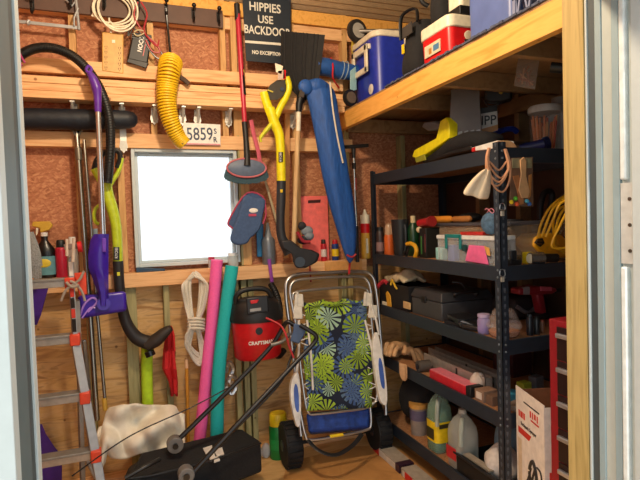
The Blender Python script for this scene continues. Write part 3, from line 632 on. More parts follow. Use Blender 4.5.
MB().loft([[W(x, y, d+dd) for x, dd in ((xa, .05), (xb, .05), (xb, -.03), (xa, -.03))] for (xa, xb, y) in ((281, 291, 240), (282, 301, 248), (286, 312, 250), (292, 320, 254), (293, 317, 262), (296, 306, 268))]).build('guard', mat('#222226', .55), t, bev=.012)
MB().cyl(W(300, 262, d+.09), W(300, 262, d+.02), .034, 16).build('head', BLKS, t)
wbox(((278.5, 152), (283, 152), (283, 162), (278.5, 162)), d+.036, .012).build('badge', BLKS, t, bev=.002)
c0, c1 = W(280.7, 161, d+.0365), W(280.7, 153, d+.0365); text('RYOBI', .021, (c0+c1)/2, c1-c0, (-1, 0, 0), WHT, t)
MB().box(W(281.5, 191, d+.029), (.016, .008, .02)).build('switch', YEL, t, bev=.002)
t = thing('hang_tag', 'white and red paper tags tied to the top of the yellow trimmer', 'tag', W(280, 82, .2))
for q, m in ((((275, 63), (283, 66), (281.5, 74), (276, 72)), CREAM), (((278, 71), (284, 70), (285, 78), (278, 80)), mat('#c8b0a0', .6)), (((283.5, 70), (286, 70), (285.5, 79), (283, 79)), RED)): wbox(q, .235, .004).build('tag', m, t)
# black shovel hung upside down
t = thing('snow_shovel', 'black shovel hung blade up with long pale wooden handle', 'shovel', W(294, 250, .1))
gr = []
for j in range(9):
    v = j/8; row = []
    for i in range(13):
        u_ = i/12; xa = 281 if v < .45 else 281+17*((v-.45)/.55)**1.2; xb = 325-9*v if v < .6 else 319.6-14*(v-.6)/.4
        y = 31+4*u_+(72-4*u_*0)*v
        if v > .8: y -= abs(u_-.5)*14*(v-.8)/.2
        row.append(W(xa+(xb-xa)*u_, y, .140+.03*(4*(u_-.5)**2)-.008*v))
    gr.append(row)
MB().sheet(gr, .006).build('blade', mat('#1d1c1d', .8, 0, .2, 40), t, ang=70)
rb = MB()
for k in range(1, 8):
    u_ = k/8; rb.tube([g+V((0, -.006, 0)) for g in [gr[j][int(u_*12)] for j in range(0, 8)]], .004, 5)
rb.build('ribs', mat('#232225', .8), t)
MB().tube(Wp([(302, 92), (299, 105), (298.8, 112)], .15), [.03, .024, .021], 12).build('socket', BLK, t)
MB().tube(Wp([(298.7, 110), (296, 180), (293.5, 252)], [.15, .12, .09]), .0165, 12).build('handle', mat_grain('ash_handle', [(.3, '#c9a070'), (.5, '#e0bc8a'), (.7, '#b98f5e')], (12, 12, 1)), t)
MB().tube(Wp([(298.7, 112), (298, 131)], [.149, .141]), .0172, 12).build('label', CREAM, t)
one(MB().bar(W(287, 112, .01), W(286, 258, .01), .034, .03), 'wood_lath', mat('#c88f52', .6), 'brown wooden lath standing behind the yellow trimmer', 'lath')
# blue umbrella bag
t = thing('umbrella_bag', 'long blue folded fabric bag tied at its lower end', 'umbrella bag', W(350, 262, .13))
BLU = mat('#184c96', .6, 0, .2, 14, .5, .5, 0, 1, 0, (4, 4, 1))
sp = [(309, 80, 9.5), (314, 84, 14), (320, 92, 16.5), (323, 105, 16), (327, 125, 15), (332, 150, 15.5), (337, 180, 15), (342, 205, 14), (347, 230, 11.5), (350, 250, 8), (351.5, 262, 3.5)]
rg_ = []
for k, (x, y, hw) in enumerate(sp):
    c = W(x, y, .27); r_ = (hw-1.2)*mpp(c)
    rg_.append([c+V((math.cos(a)*r_*(1+.05*math.sin(3*a+k)), math.sin(a)*r_*.62*(1+.12*math.sin(4*a+.6*k)), .03*math.sin(a+1))) for a in [2*PI*i/24 for i in range(24)]])
MB().loft(rg_).build('bag', BLU, t, sub=1, ang=180)
MB().ball(W(306, 87, .30), (.055, .03, .05)).ball(W(318, 86, .3), (.07, .035, .05)).build('flap', BLU, t, sub=1, ang=180)
MB().tube(cr(Wp([(330, 82), (333, 110), (338, 140), (343, 163)], .33)), .006, 6).build('seam', mat('#c9c4b8', .6), t)
MB().tube(cr(Wp([(351.5, 250), (350, 262), (349, 274)], .24)), .008, 6).tube(cr(Wp([(347, 255), (352, 257), (356, 254)], .31)), .006, 6).build('tie', mat('#b0242c', .5), t)
MB().bar(W(304, 83, .31), W(301, 97, .30), .03, .02).build('strap', mat('#3c3430', .6), t)
# blue roll on the boards
t = thing('tarp_roll', 'rolled blue tarpaulin lying on the boards right of the shovel', 'tarp', W(338, 78, .12))
MB().tube(cr(Wp([(316, 66), (325, 67), (338, 70), (350, 72), (360, 73)], .11), 4), lerp([.055, .062, .06, .055, .05], 17), 14).build('roll', mat('#1b4f96', .55, 0, .2, 20, .3), t)
MB().tube(cr([W(331, 58, .1), W(333, 66, .18), W(333, 78, .17), W(339, 88, .1)]), .006, 6).build('red_cord', RED, t)
for x in (341, 345): MB().tube([W(x, 70.5, .11)+V((.01*math.sin(a), .061*math.cos(a), .061*math.sin(a))) for a in [2*PI*i/18 for i in range(18)]], .004, 6, True).build('band', mat('#8aa0b4', .5), t)
# squeegee
t = thing('squeegee', 'window squeegee with black blade up and silver pole beside the blue bag', 'squeegee', W(357, 262, .05))
MB().bar(W(339.5, 147.5, .07), W(368, 145.5, .07), .024, .03).build('blade', BLK, t, bev=.004)
MB().tube(Wp([(353.5, 150), (355, 200), (356.5, 228)], .06), .011, 10).build('pole', mat('#c9c6c0', .25, .9), t)
MB().tube(Wp([(353.4, 146), (353.8, 158)], .06), [.018, .012], 10).tube(Wp([(354, 163), (354.3, 169)], .06), .013, 10).build('socket', BLK, t); MB().tube(Wp([(356.4, 226), (357.5, 262)], .06), .014, 10).build('grip', BLK, t)
MB().tube(Wp([(355.2, 178), (355.4, 190)], .06), .0116, 10).build('label', mat('#c05048', .4), t)
# salmon pad and what stands on the sill in front
t = thing('kneeling_pad', 'flat salmon red foam kneeling pad standing on the sill', 'kneeling pad', on_sill(314, .02))
pb = MB(); zt = W(314, 194, .02).z
pb.ext((W(300.5, 220, -.05).x, YO-.035, ZS), (W(329, 220, -.05).x, YO-.012, zt-.01)); pb.build('pad', mat('#f0706a', .8), t, bev=.008)
wbox(((308, 200), (321, 199.3), (320.5, 203), (307.5, 203.6)), -.0535, .008).build('handle_slot', mat('#3a1618', .8), t, bev=.003)
can(324, .06, .155, .021, mat('#b51f28', .35), BLK, 'red spray can with black cap in front of the salmon pad', lab=mat('#d8c8c0', .5))
can(335.5, .065, .15, .026, mat('#1d3a7c', .35), mat('#c01f28', .4), 'blue and yellow spray can with red cap beside the blue umbrella bag', lab=YEL)
p = on_sill(366, .06); t = thing('caulk_tube', 'yellow and white tube with red band at the right end of the sill', 'tube', p)
k = .006
MB().cyl(p, p+V((0, 0, .19)), .035, 16).build('tube', mat('#d9a83c', .4), t); MB().cyl(p+V((0, 0, .19)), p+V((0, 0, .26)), .0352, 16).build('band', RED, t); MB().cyl(p+V((0, 0, .26)), p+V((0, 0, .325)), .035, 16).build('top', CREAM, t)
MB().lathe([(.02, 0), (.006, .04)], p+V((0, 0, .325)), seg=12).build('nozzle', CREAM, t)
MB().ext((p.x-.012, p.y-.038, ZS+.04), (p.x+.004, p.y-.033, ZS+.15)).build('label', CREAM, t)
t = thing('work_gloves', 'grey and red work gloves bundled on the black trimmer guard', 'gloves', W(308, 246, .12))
MB().ball(W(307, 231, .1), (.045, .03, .035)).ball(W(309, 236, .11), (.036, .03, .03)).build('palm', mat('#7c8690', .9, 0, .2, 50, .3), t); MB().ball(W(304, 240, .1), (.05, .03, .03)).ball(W(302, 226, .1), (.03, .025, .03)).build('cuff', mat('#2b2a30', .9, 0, .2, 60, .3), t)
MB().tube(cr(Wp([(297, 232), (303, 241), (310, 242)], .14)), .012, 8).build('piping', mat('#a02430', .6), t)
one(MB().tube(cr(Wp([(309, 258), (310, 268), (311, 282)], .06)), .006, 6), 'red_twine', mat('#b0242c', .5), 'thin red cord hanging over the sill under the trimmer guard', 'cord')
one(MB().ext((W(325, 270, .035).x, YB-.04, 1.235), (W(362, 270, .035).x, YB-.031, 1.312)), 'cardboard_strip', mat('#d89c58', .7), 'orange brown wooden strip on the sill face above the beach cart', 'strip')
# ================================================================== LOWER BACK WALL
def noodle(name, m, pts, d, r, label): return one(MB().tube(cr([W(x, y, dd) for (x, y), dd in zip(pts, d)], 8), r, 20), name, m, label, 'pool noodle', 'pool noodles against the plywood')
FO = lambda h: mat(h, .75, 0, .06, 90, .1)
noodle('pool_noodle', FO('#f664b0'), [(217, 260), (213, 310), (207, 370), (200, 436), (197, 462)], [.12, .10, .1, .12, .13], .038, 'tall pink pool noodle leaning left of the teal one')
noodle('pool_noodle', FO('#1ab2b4'), [(232, 266), (226, 310), (219, 370), (217, 430), (217, 466)], [.17, .17, .17, .18, .18], .042, 'tall teal pool noodle leaning between pink noodle and shop vacuum')
noodle('pool_noodle', mat('#b8e02a', .75), [(147, 345), (147, 380), (148, 420), (148, 484)], [.02, .02, .02, .02], .035, 'short lime green pool noodle under the curved black blower tube')
one(MB().sheet([[W(x0+(x1-x0)*i/6, y+(1.5*math.sin(i*1.3)), .04+.02*math.sin(i*1.6+y*.05)) for i in range(7)] for y, x0, x1 in ((327, 168, 172), (334, 166, 174), (350, 164, 175), (368, 163, 176), (380, 169, 177), (395, 171, 177))], .012), 'red_rag', mat('#c82024', .85, 0, .1, 40), 'red cloth rag hanging on a stud below the window', 'rag')
t = thing('yellow_stick', 'thin yellow stick standing right of the red rag', 'stick', W(188, 470, .06))
MB().tube(Wp([(186.5, 360), (188, 420), (189, 470)], .06), .011, 10).build('shaft', mat('#c98a2a', .5), t); MB().tube(Wp([(186.3, 359), (186.6, 368)], .06), .0118, 10).build('tip', mat('#d8b08a', .5), t)
# coil of white rope
t = thing('rope_coil', 'off-white rope coil hanging on the wall left of the pink noodle', 'rope', W(196, 372, .1))
ROPE = mat('#d8d2c4', .85, 0, .1, 200, .4)
rp_ = MB()
for k in range(7):
    w_ = 5+k*1.25; yb_ = 358-k*1.5+(k % 2)*4; c_ = 195+.9*math.sin(k*2.1)
    rp_.tube(cr([W(x, y, dd) for x, y, dd in ((c_, 272+k*.8, .07+.006*k), (c_+w_*.8, 276+k, .08+.008*k), (c_+w_, 288, .08+.008*k), (c_+w_*.75, 306, .09+.01*(k % 3)), (c_+1.5+.4*k, 325, .1+.012*(k % 3)), (c_+w_*.5+2, 344, .09), (c_+w_*.35+4, yb_, .08), (c_+2, yb_+4, .08), (c_-w_*.5-3, yb_-10, .09+.008*k), (c_-2-.5*k, 326, .11+.008*k), (c_-w_*.75, 306, .1), (c_-w_, 288, .08+.008*k), (c_-w_*.8, 277+k, .07))], 6, True), .0085, 7)
rp_.build('loops', ROPE, t)
rp_ = MB()
for k in range(4): rp_.tube([W(196+8*math.cos(a), 320+k*3.2+1.5*math.sin(a), .12+.05*math.sin(a)*-1) for a in [2*PI*i/20 for i in range(20)]], .0085, 7, True)
rp_.build('wrap', ROPE, t)
# foil, cable loops between the noodles
one(MB().tube(cr(Wp([(226, 372), (229, 362), (233, 370), (229, 381), (236, 386), (232, 394), (226, 386), (230, 376), (236, 378)], [.07, .1, .08, .1, .09, .1, .08, .11, .09])), .014, 6), 'foil_wad', mat('#c9ccd0', .3, .9, .3, 60, .6), 'crumpled silver foil strip between teal noodle and handle bar', 'foil')
# shop vacuum on the wall
t = thing('shop_vacuum', 'red and black shop vacuum hung on the wall under the sill', 'shop vacuum', W(258, 357, .2))
VR = mat('#c41420', .32)
c = W(257.5, 340, .2); k = mpp(c); top = W(257, 318, .2).z; bot = W(258, 357, .2).z
MB().lathe([(21*k, 0), (23.5*k, .02), (25.5*k, top-bot)], (c.x, c.y, bot), (0, 0, 1), 28, (1, .75)).build('drum', VR, t, ang=50, bev=.004)
MB().lathe([(26.5*k, 0), (27.2*k, .02), (26.4*k, .04), (25.5*k, .07), (24*k, .11), (20*k, .135), (15*k, .145)], (c.x, c.y, top-.01), (0, 0, 1), 28, (1, .75)).build('motor_head', BLK, t, ang=45)
yf_ = c.y-24*k*.75
d_ = YB-yf_
wbox(((246, 298), (268, 295), (269, 312), (247, 315)), d_+.01, .09).build('switch_panel', mat('#1b1c20', .35), t, bev=.008)
wbox(((250, 300.5), (259, 299.5), (257, 303), (251, 304)), d_+.016, .02).build('switch', RED, t, bev=.003)
wbox(((250, 309), (261, 307.5), (261, 310.5), (250, 312)), d_+.0125, .01).build('plate', mat('#9a9a9a', .4), t)
MB().tube(cr(Wp([(236, 306), (236, 297), (242, 291), (255, 288.5), (266, 289.5), (271, 296), (272, 304)], [.22, .24, .25, .25, .25, .24, .22]), 5), .016, 10).build('handle', BLK, t)
MB().cyl((W(259, 331, d_).x, yf_-.006, W(259, 331, d_).z), (W(259, 331, d_).x, yf_+.05, W(259, 331, d_).z), 3.6*k, 18).build('port', BLKS, t)
zc_ = W(256, 343.5, d_).z; tx = text('CRAFTSMAN', .030, V((c.x+.0, 0, zc_)), (1, 0, 0), (0, 0, 1), WHT, t, bold=.001)
f_ = (zc_-bot)/(top-bot); ra = (23.5+2*f_)*k+.0006
for q in tx.data.vertices:
    a = (q.co.x+t.location.x-c.x)/ra; o_y = q.co.y+t.location.y; q.co.x = c.x+ra*math.sin(a)-t.location.x; q.co.y = c.y-ra*.75*math.cos(a)+o_y-t.location.y
MB().tube(cr(Wp([(271, 284), (277, 296), (280, 312), (278, 330), (274, 345), (278, 356), (284, 350)], [.1, .14, .18, .2, .2, .16, .12]), 6), .021, 12).build('hose', BLK, t)
hs = MB(); hp = cr(Wp([(271, 284), (277, 296), (280, 312), (278, 330), (274, 345)], [.1, .14, .18, .2, .2]), 6)
for i in range(len(hp)): hs.lathe([(.0212, -.004), (.024, 0), (.0212, .004)], hp[i], hp[min(i+1, len(hp)-1)]-hp[max(i-1, 0)], 12)
hs.build('hose_ribs', BLKS, t)
# green bottle on the floor
p = W(279, 447, .075); p.z = 0; t = thing('green_bottle', 'green plastic bottle with yellow lid on the floor beside the cart', 'bottle', p)
k = mpp(p); hb = 34*k
MB().lathe([(8.6*k, 0), (9.4*k, .012), (9.4*k, hb*.92), (8*k, hb)], p, (0, 0, 1), 20, (1, .8)).build('body', mat('#0f7a34', .4), t, ang=50)
MB().lathe([(8.8*k, hb*.98), (9*k, hb*1.03), (8.6*k, hb*1.3), (7.6*k, hb*1.34)], p, (0, 0, 1), 20, (1, .85)).build('lid', YEL, t, ang=50)
MB().lathe([(9.5*k, hb*.3), (9.5*k, hb*.6)], p, (0, 0, 1), 20, (1, .8)).build('label', mat('#1d9044', .5), t)
MB().ball(p+V((.01, -9.3*k*.8, hb*.5)), (.014, .003, .03)).build('emblem', mat('#e0d040', .5), t)
one(MB().ball(G(266, 452, .04)+V((0, 0, .01)), (.035, .03, .055)).ball(G(262, 452, .03), (.03, .03, .03)), 'plastic_bag', glassy('#cfd6dc', .5), 'crumpled clear plastic bag on the floor beside the black mower bag', 'bag', sub=1)
# ================================================================== FLORAL BEACH CART
CN = V((0, -(1.27-.12), .27)).normalized(); CP = V((0, 2.98, .12))
def K(x, y, o=0.): return pl(x, y, CP+CN*o, CN)
t = thing('beach_cart', 'folded beach cart chair with green and navy leaf fabric and black wheels', 'beach cart', G(335, 455, 0))
CHR = mat('#c4c3c0', .28, .95, .05)
def fl(n):
    M, N, L, b, tc = nodes(n, .85)
    def vor(scale, seed):
        mp = N.new('ShaderNodeMapping'); mp.inputs['Location'].default_value = (seed, 0, seed*.7); mp.inputs['Scale'].default_value = (1, 0, 1.05); L.new(tc.outputs['Object'], mp.inputs[0])
        vo = N.new('ShaderNodeTexVoronoi'); vo.inputs['Scale'].default_value = scale; L.new(mp.outputs[0], vo.inputs['Vector'])
        sc = N.new('ShaderNodeVectorMath'); sc.operation = 'SUBTRACT'; L.new(mp.outputs[0], sc.inputs[0]); L.new(vo.outputs['Position'], sc.inputs[1])
        sx = N.new('ShaderNodeSeparateXYZ'); L.new(sc.outputs[0], sx.inputs[0])
        at = N.new('ShaderNodeMath'); at.operation = 'ARCTAN2'; L.new(sx.outputs[2], at.inputs[0]); L.new(sx.outputs[0], at.inputs[1])
        mu = N.new('ShaderNodeMath'); mu.operation = 'MULTIPLY'; mu.inputs[1].default_value = 13; L.new(at.outputs[0], mu.inputs[0])
        si = N.new('ShaderNodeMath'); si.operation = 'SINE'; L.new(mu.outputs[0], si.inputs[0])
        g1 = N.new('ShaderNodeMath'); g1.operation = 'GREATER_THAN'; g1.inputs[1].default_value = -.25; L.new(si.outputs[0], g1.inputs[0])
        g2 = N.new('ShaderNodeMath'); g2.operation = 'LESS_THAN'; g2.inputs[1].default_value = .66; L.new(vo.outputs['Distance'], g2.inputs[0])
        g3 = N.new('ShaderNodeMath'); g3.operation = 'MULTIPLY'; L.new(g1.outputs[0], g3.inputs[0]); L.new(g2.outputs[0], g3.inputs[1])
        bw = N.new('ShaderNodeSeparateColor'); L.new(vo.outputs['Color'], bw.inputs[0])
        return g3, bw
    cols = None
    g, bw = vor(7.2, 0); g_b, bw_b = vor(8.0, 3.3)
    def crp(src):
        rp = ramp(N, [(0, '#8fae2a'), (.3, '#a3c23a'), (.42, '#3f5a8c'), (.6, '#9fc0a8'), (.75, '#56708c'), (.88, '#7f9c22')]); rp.color_ramp.interpolation = 'CONSTANT'; L.new(src.outputs[0], rp.inputs[0]); return rp
    m1 = N.new('ShaderNodeMix'); m1.data_type = 'RGBA'; m1.inputs[6].default_value = lin('#141d33'); L.new(g_b.outputs[0], m1.inputs[0]); L.new(crp(bw_b).outputs[0], m1.inputs[7])
    m2 = N.new('ShaderNodeMix'); m2.data_type = 'RGBA'; L.new(g.outputs[0], m2.inputs[0]); L.new(m1.outputs[2], m2.inputs[6]); L.new(crp(bw).outputs[0], m2.inputs[7]); L.new(m2.outputs[2], b.inputs['Base Color'])
    return M
FLOR = fl('leaf_print_fabric')
def tubeK(pts, o, r, n=6, name='frame_tube', m=CHR, closed=False): return MB().tube(cr([K(x, y, o) for x, y in pts], n, closed), r, 10, closed).build(name, m, t)
tubeK([(301, 436), (296, 380), (290, 330), (286, 295), (288, 280), (300, 274), (330, 272.5), (358, 271.5), (371, 275), (376, 290), (380, 330), (385, 390), (386, 415)], .0, .0125)
tubeK([(297, 330), (292, 305), (290, 290), (295, 281), (310, 278.5), (335, 277), (358, 276.5), (367, 280), (371, 292), (374, 320)], .05, .010)
tubeK([(293, 300), (294, 293), (305, 290.5), (335, 288), (358, 287), (367, 290), (369, 298)], .02, .009)
g = []
for j in range(15):
    v = j/14; row = []
    for i in range(11):
        u_ = i/10; xa = 304+2*v+1.5*math.sin(v*9); xb = 367+6.5*v-1.5*math.sin(v*8)
        y = 303+v*108-6*v*(1-(2*u_-1)**2)*0 - 3.5*(u_)*1 - (4 if v > .9 else 0)*(u_-.5)**2*4*0
        row.append(K(xa+(xb-xa)*u_, y + (3 if j == 0 else 0)*math.sin(i*1.7), .055-.02*math.sin(PI*u_)+.006*math.sin(v*14)))
    g.append(row)
MB().sheet(g, .008).build('fabric', FLOR, t, ang=180)
MB().tube([K(304+63*i/8, 305-3*i/8+1.2*math.sin(i*2.1), .05) for i in range(9)], .018, 10).build('fabric_roll', FLOR, t)
fr = tubeK([(297, 320), (300, 360), (305, 400), (309, 413), (318, 414), (345, 411), (366, 408), (375, 402), (377, 390), (374, 350), (371, 315)], .05, .008, name='seat_frame')
for j in range(13):
    v = j/12; y = 316+v*88
    for s_, x0, x1 in ((1, 297+v*9, 304+2*v+3), (-1, 372+v*5, 367+6.5*v-3)):
        MB().tube([K(x0, y+(3 if j % 2 else -3), .055), K(x1, y, .058)], .0035, 5).build('lace', WHT, t)
# lower pouch and frame
MB().hexa([K(309, 433, .02), K(369, 428, .02), K(369, 430, -.10), K(309, 435, -.10), K(306, 413, .03), K(371, 407, .03), K(371, 407, -.08), K(306, 413, -.08)]).build('pouch', mat('#1a3f8e', .55, 0, .35, 30, .3), t, bev=.02)
tubeK([(300, 410), (305, 434), (311, 440), (340, 436), (366, 430), (371, 424), (370, 404)], .045, .009, name='foot_frame')
MB().tube([K(330, 436.5, .047), K(343, 434.6, .047)], .0105, 10).build('sticker', YEL, t)
for pts in ([(297, 372), (291.5, 382), (291, 400), (296, 424), (299.5, 426), (301, 415), (301, 395), (299.5, 378)], [(377, 332), (373, 345), (375, 370), (380, 398), (384, 405), (387.5, 402), (386.5, 380), (382, 350)]):
    q = [K(x, y, .10) for x, y in pts]; MB().prism(cr(q, 5, True), CN*-.035).build('armrest', mat('#e4e2dc', .4), t, bev=.007)
for pts in ([(295.5, 384), (294, 392), (295.5, 408), (298.5, 412), (299, 402), (297.8, 388)], [(379.5, 358), (379, 368), (381.5, 385), (384.5, 388), (384, 375), (382, 362)]):
    MB().prism(cr([K(x, y, .105) for x, y in pts], 4, True), CN*-.02).build('arm_inset', mat('#4466b8', .4), t)
for a, b_ in (((299, 320), (297, 372)), ((371, 305), (379, 335)), ((365, 320), (381, 398)), ((307, 320), (313, 390))): tubeK([a, ((a[0]+b_[0])/2+1, (a[1]+b_[1])/2), b_], .075, .008, name='strut', m=mat('#d8d6d0', .4))
for x, y in ((298, 312), (373, 311), (299, 300), (368, 299)): MB().hexa([K(x+sx*5, y+7, o) for o in (.07, .02) for sx in ((-1, 1) if o == .07 else (1, -1))] + [K(x+sx*4, y-6, o) for o in (.07, .02) for sx in ((-1, 1) if o == .07 else (1, -1))]).build('bracket', mat('#d6d2c6', .5), t, bev=.006)
for x in (297, 365.5): MB().cyl(K(x, 306, .06), K(x+.3, 292, .06), .012, 10).build('post_cap', mat('#c6c2b8', .4), t)
RUB = mat('#121214', .75, 0, .2, 60)
def wheel(c, ax, r, w_):
    x = V(ax).normalized()
    o = MB().lathe([(r*.70, -w_/2), (r*.93, -w_/2), (r, -w_*.3), (r, w_*.3), (r*.93, w_/2), (r*.70, w_/2)], c, x, 30).build('wheel', RUB, t, ang=45)
    tr = MB()
    for i in range(22):
        a = 2*PI*i/22; f = frame(x); p = V(c)+(f[0]*math.cos(a)+f[1]*math.sin(a))*r
        tr.bar(p-x*w_*.42, p+x*w_*.42, .018, .014, (p-V(c)))
    tr.build('tread', RUB, o)
    MB().lathe([(r*.72, -w_*.25), (r*.72, w_*.3)], c, x, 24).build('rim', mat('#1c1c20', .5), o)
    MB().lathe([(r*.25, -w_*.55), (r*.22, w_*.5)], c, x, 14).build('hub', mat('#26262a', .4), o)
wl = G(291, 466, 0); wr = G(379, 449, 0); axd = (wr-wl).normalized()
wheel(wl+V((0, 0, .145))+axd*.0, axd, .143, .105); wheel(wr+V((0, 0, .14))-axd*.0, axd, .138, .10)
MB().tube([wl+V((0, 0, .145)), wr+V((0, 0, .14))], .012, 10).build('axle', mat('#2a2a2c', .4, .6), t)
MB().tube(cr([K(308, 440, .05), K(318, 450, .12), K(335, 455, .14), K(352, 446, .1), K(362, 434, .05)], 5), .014, 8, flat=.3).build('strap', BLK, t)
# ================================================================== MOWER
t = thing('mower', 'black push mower with folded black handles and fabric grass bag', 'mower', G(190, 520, 0))
def yp(x, y, Y): return pl(x, y, (0, Y, 0), (0, 1, 0))
MBK = mat('#17181a', .85, 0, .25, 70, .25)
tb = [(126, 484, 2.72), (140, 452, 2.98), (241, 427.5, 3.16), (262, 441, 2.98)]
T_ = [yp(*q) for q in tb]; Bt = []
for p in T_: Bt.append(V((p.x*1.0, p.y, .10)))
MB().hexa([Bt[0], Bt[3], Bt[2], Bt[1], T_[0], T_[3], T_[2], T_[1]]).build('grass_bag', MBK, t, bev=.02)
d0 = V((T_[3]-T_[0])); 
nrm = (T_[3]-T_[0]).cross(T_[1]-T_[0]).normalized(); nrm = nrm if nrm.z > 0 else -nrm
def TP(x, y, o=.003): return pl(x, y, T_[0]+nrm*o, nrm)
MB().tube([TP(127, 479), TP(150, 476), TP(205, 463), TP(261, 443)], .006, 6).build('seam', BLK, t)
for q in (((203, 449), (212, 446), (212.5, 453), (206, 455)), ((207, 455), (214, 454), (216, 459), (211, 462)), ((214, 451), (222, 448), (224, 455), (217, 457)), ((214, 458), (218, 457), (220, 461), (214, 463))):
    MB().prism([TP(*a, .0) for a in q], nrm*.006).build('patch', mat('#d8d4cc', .6), t)
HB = mat('#131315', .35)
def hb(pts, r=.0135, name='handle_bar', m=HB): return MB().tube(cr([yp(*q) for q in pts], 6), r, 10).build(name, m, t)
hb([(178, 440, 2.9), (230, 389, 2.95), (268, 350, 2.98), (281, 331, 2.98), (287, 322, 2.96), (294, 325, 2.94), (304, 331, 2.9)])
hb([(188, 478, 2.62), (232, 430, 2.68), (268, 392, 2.74), (300, 358, 2.79), (314, 343, 2.8), (316, 336, 2.8), (310, 331, 2.81), (300, 325, 2.84)])
hb([(224, 440, 2.74), (260, 405, 2.76), (282, 380, 2.8), (290, 360, 2.85), (296, 345, 2.86)], .007, 'control_cable')
hb([(72, 476, 2.6), (130, 436, 2.8), (190, 408, 2.86), (228, 388, 2.92)], .0035, 'pull_cord')
MB().loft([[yp(x, y, Y) for x, y, Y in ((xa, ya, 2.84), (xb, yb, 2.84), (xb, yb, 2.89), (xa, ya, 2.89))] for xa, ya, xb, yb in ((294, 323, 303, 326), (293, 331, 306, 332), (290, 341, 299, 344))]).build('control_box', mat('#45597a', .4), t, bev=.006)
hb([(266, 318, 2.92), (273, 321, 2.9), (281, 326, 2.87), (286, 335, 2.83), (289, 346, 2.83), (294, 358, 2.82)], .006, 'red_cable', mat('#b0242c', .45))
hb([(271, 345, 2.96), (283, 341, 2.95), (290, 333, 2.94)], .012, 'lever', mat('#77746e', .4, .6))
for x, y, Y in ((175, 444, 2.9), (186, 474, 2.62)):
    c = yp(x, y, Y); MB().cyl(c+V((-.0, -.03, 0)), c+V((.0, .03, 0)), 8*mpp(c), 20).build('pivot', mat('#6c6b69', .5), t, bev=.005); MB().cyl(c+V((0, -.04, 0)), c+V((0, -.02, 0)), .016, 10).build('bolt', BLKS, t)
hb([(125, 478, 2.70), (145, 467, 2.72), (160, 459, 2.76)], .011, 'rear_bar')
ym = G(165, 520, 0)
MB().ext((.05, 2.62, .06), (.42, 3.05, .17)).build('deck', mat('#151517', .5), t, bev=.04)
MB().lathe([(.13, .0), (.135, .06), (.12, .09), (.08, .11)], (yp(150, 470, 3.0).x, 3.05, .14)).build('engine', mat('#1a1a1c', .5), t, ang=50)
for x, y in ((.04, 2.6), (.45, 2.6), (.04, 3.0), (.45, 3.0)): MB().lathe([(.10, -.025), (.105, 0), (.10, .025)], (x, y, .105), (1, 0, 0), 22).build('wheel', RUB, t)
# canvas over the mower's engine
cg = []
for j in range(16):
    v = j/15; row = []
    for i in range(29):
        u_ = i/28; x = 93+92*u_+4*v*(1-u_)+ (6 if v < .3 else 0)*(1-u_)*(1-v*3)
        y = (408-4*math.sin(u_*3)+6*(u_ > .9) + (18 if u_ < .1 else 0)) + v*(52 - 22*max(0, u_-.62)*1.6 - 6*(u_ < .12))
        row.append(yp(x, y+2.2*math.sin(u_*13+v*4)*(.3+v), 3.25-.13*v+.035*math.sin(u_*12+v*6)-.04*math.sin(v*9+u_*5)+.022*math.sin(u_*23-v*7)))
    cg.append(row)
one(MB().sheet(cg, .022), 'canvas_cloth', mat('#ece6d6', .9, 0, .05, 30, .15), 'crumpled cream canvas cloth heaped over the mower at lower left', 'cloth', sub=1, ang=180)
# sheet lying on the floor
one(MB().prism([G(*q, .0) for q in ((280, 492), (287, 466), (304, 459), (352, 447), (403, 447), (470, 492))], (0, 0, .006)), 'floor_board', mat_grain('brown_sheet', [(.3, '#b98246'), (.5, '#c48e50'), (.7, '#a8743c')], (2, 2, 2)), 'brown sheet of board lying on the floor before the beach cart', 'board')
# ================================================================== STEEL SHELVING
YN, YE = 1.965, 3.33; XB = 2.25
TZ = [1.925, 1.36, 1.003, .645, .19]; BH = .072
t = thing('shelving_unit', 'black slotted steel shelving unit with five tiers under the loft', 'shelving unit', ((XS+XB)/2, (YN+YE)/2, 0))
SLOT = mat('#aeb4ba', .4, .6)
def post(x, y, sx, sy, slots):
    s1 = MB().ext((x, y, 0), (x+sx*.003, y+sy*.042, 1.95)).ext((x, y, 0), (x+sx*.042, y+sy*.003, 1.95))
    if slots:
        k0 = len(s1.f)
        for i in range(50):
            z = .05+i*.0385
            if any(b-BH-.01 < z < b+.005 for b in TZ) and slots == 1: continue
            s1.ext((x-.0006, y+.016, z), (x+.002, y+.028, z+.014)).ext((x-.0006, y+.019, z-.008), (x+.002, y+.025, z))
            s1.ext((x+.014, y-.0006, z), (x+.026, y+.002, z+.014)).ext((x+.017, y-.0006, z-.008), (x+.023, y+.002, z))
        k1 = len(s1.f); rv = s1
        for b in TZ:
            for dz in (.018, .052): rv.cyl((x-.003, y+.022, b-dz), (x+.001, y+.022, b-dz), .0055, 8).cyl((x+.02, y-.003, b-dz), (x+.02, y+.001, b-dz), .0055, 8)
    s1.build('post', [STEEL, mat('#4c545e', .5), mat('#6a727a', .4)], t, split=(k0, k1) if slots else ())
post(XS, YN, 1, 1, 1); post(XS, YE, 1, -1, 0); post(XB, YN, -1, 1, 0); post(XB, YE, -1, -1, 0)
for z in TZ:
    for a, b in (((XS+.003, YN+.042, z-BH), (XS+.018, YE-.042, z)), ((XB-.018, YN+.042, z-BH), (XB-.003, YE-.042, z)), ((XS+.042, YN+.003, z-BH), (XB-.042, YN+.018, z)), ((XS+.042, YE-.018, z-BH), (XB-.042, YE-.003, z))):
        MB().ext(a, b).build('beam', STEEL, t, bev=.002)
    MB().ext((XS+.018, YN+.018, z-.022), (XB-.018, YE-.018, z-.006)).build('shelf_board', CHIP, t)
def TP3(px, py, dx, z): p = S(px, py, dx); return V((p.x, p.y, z-.006))
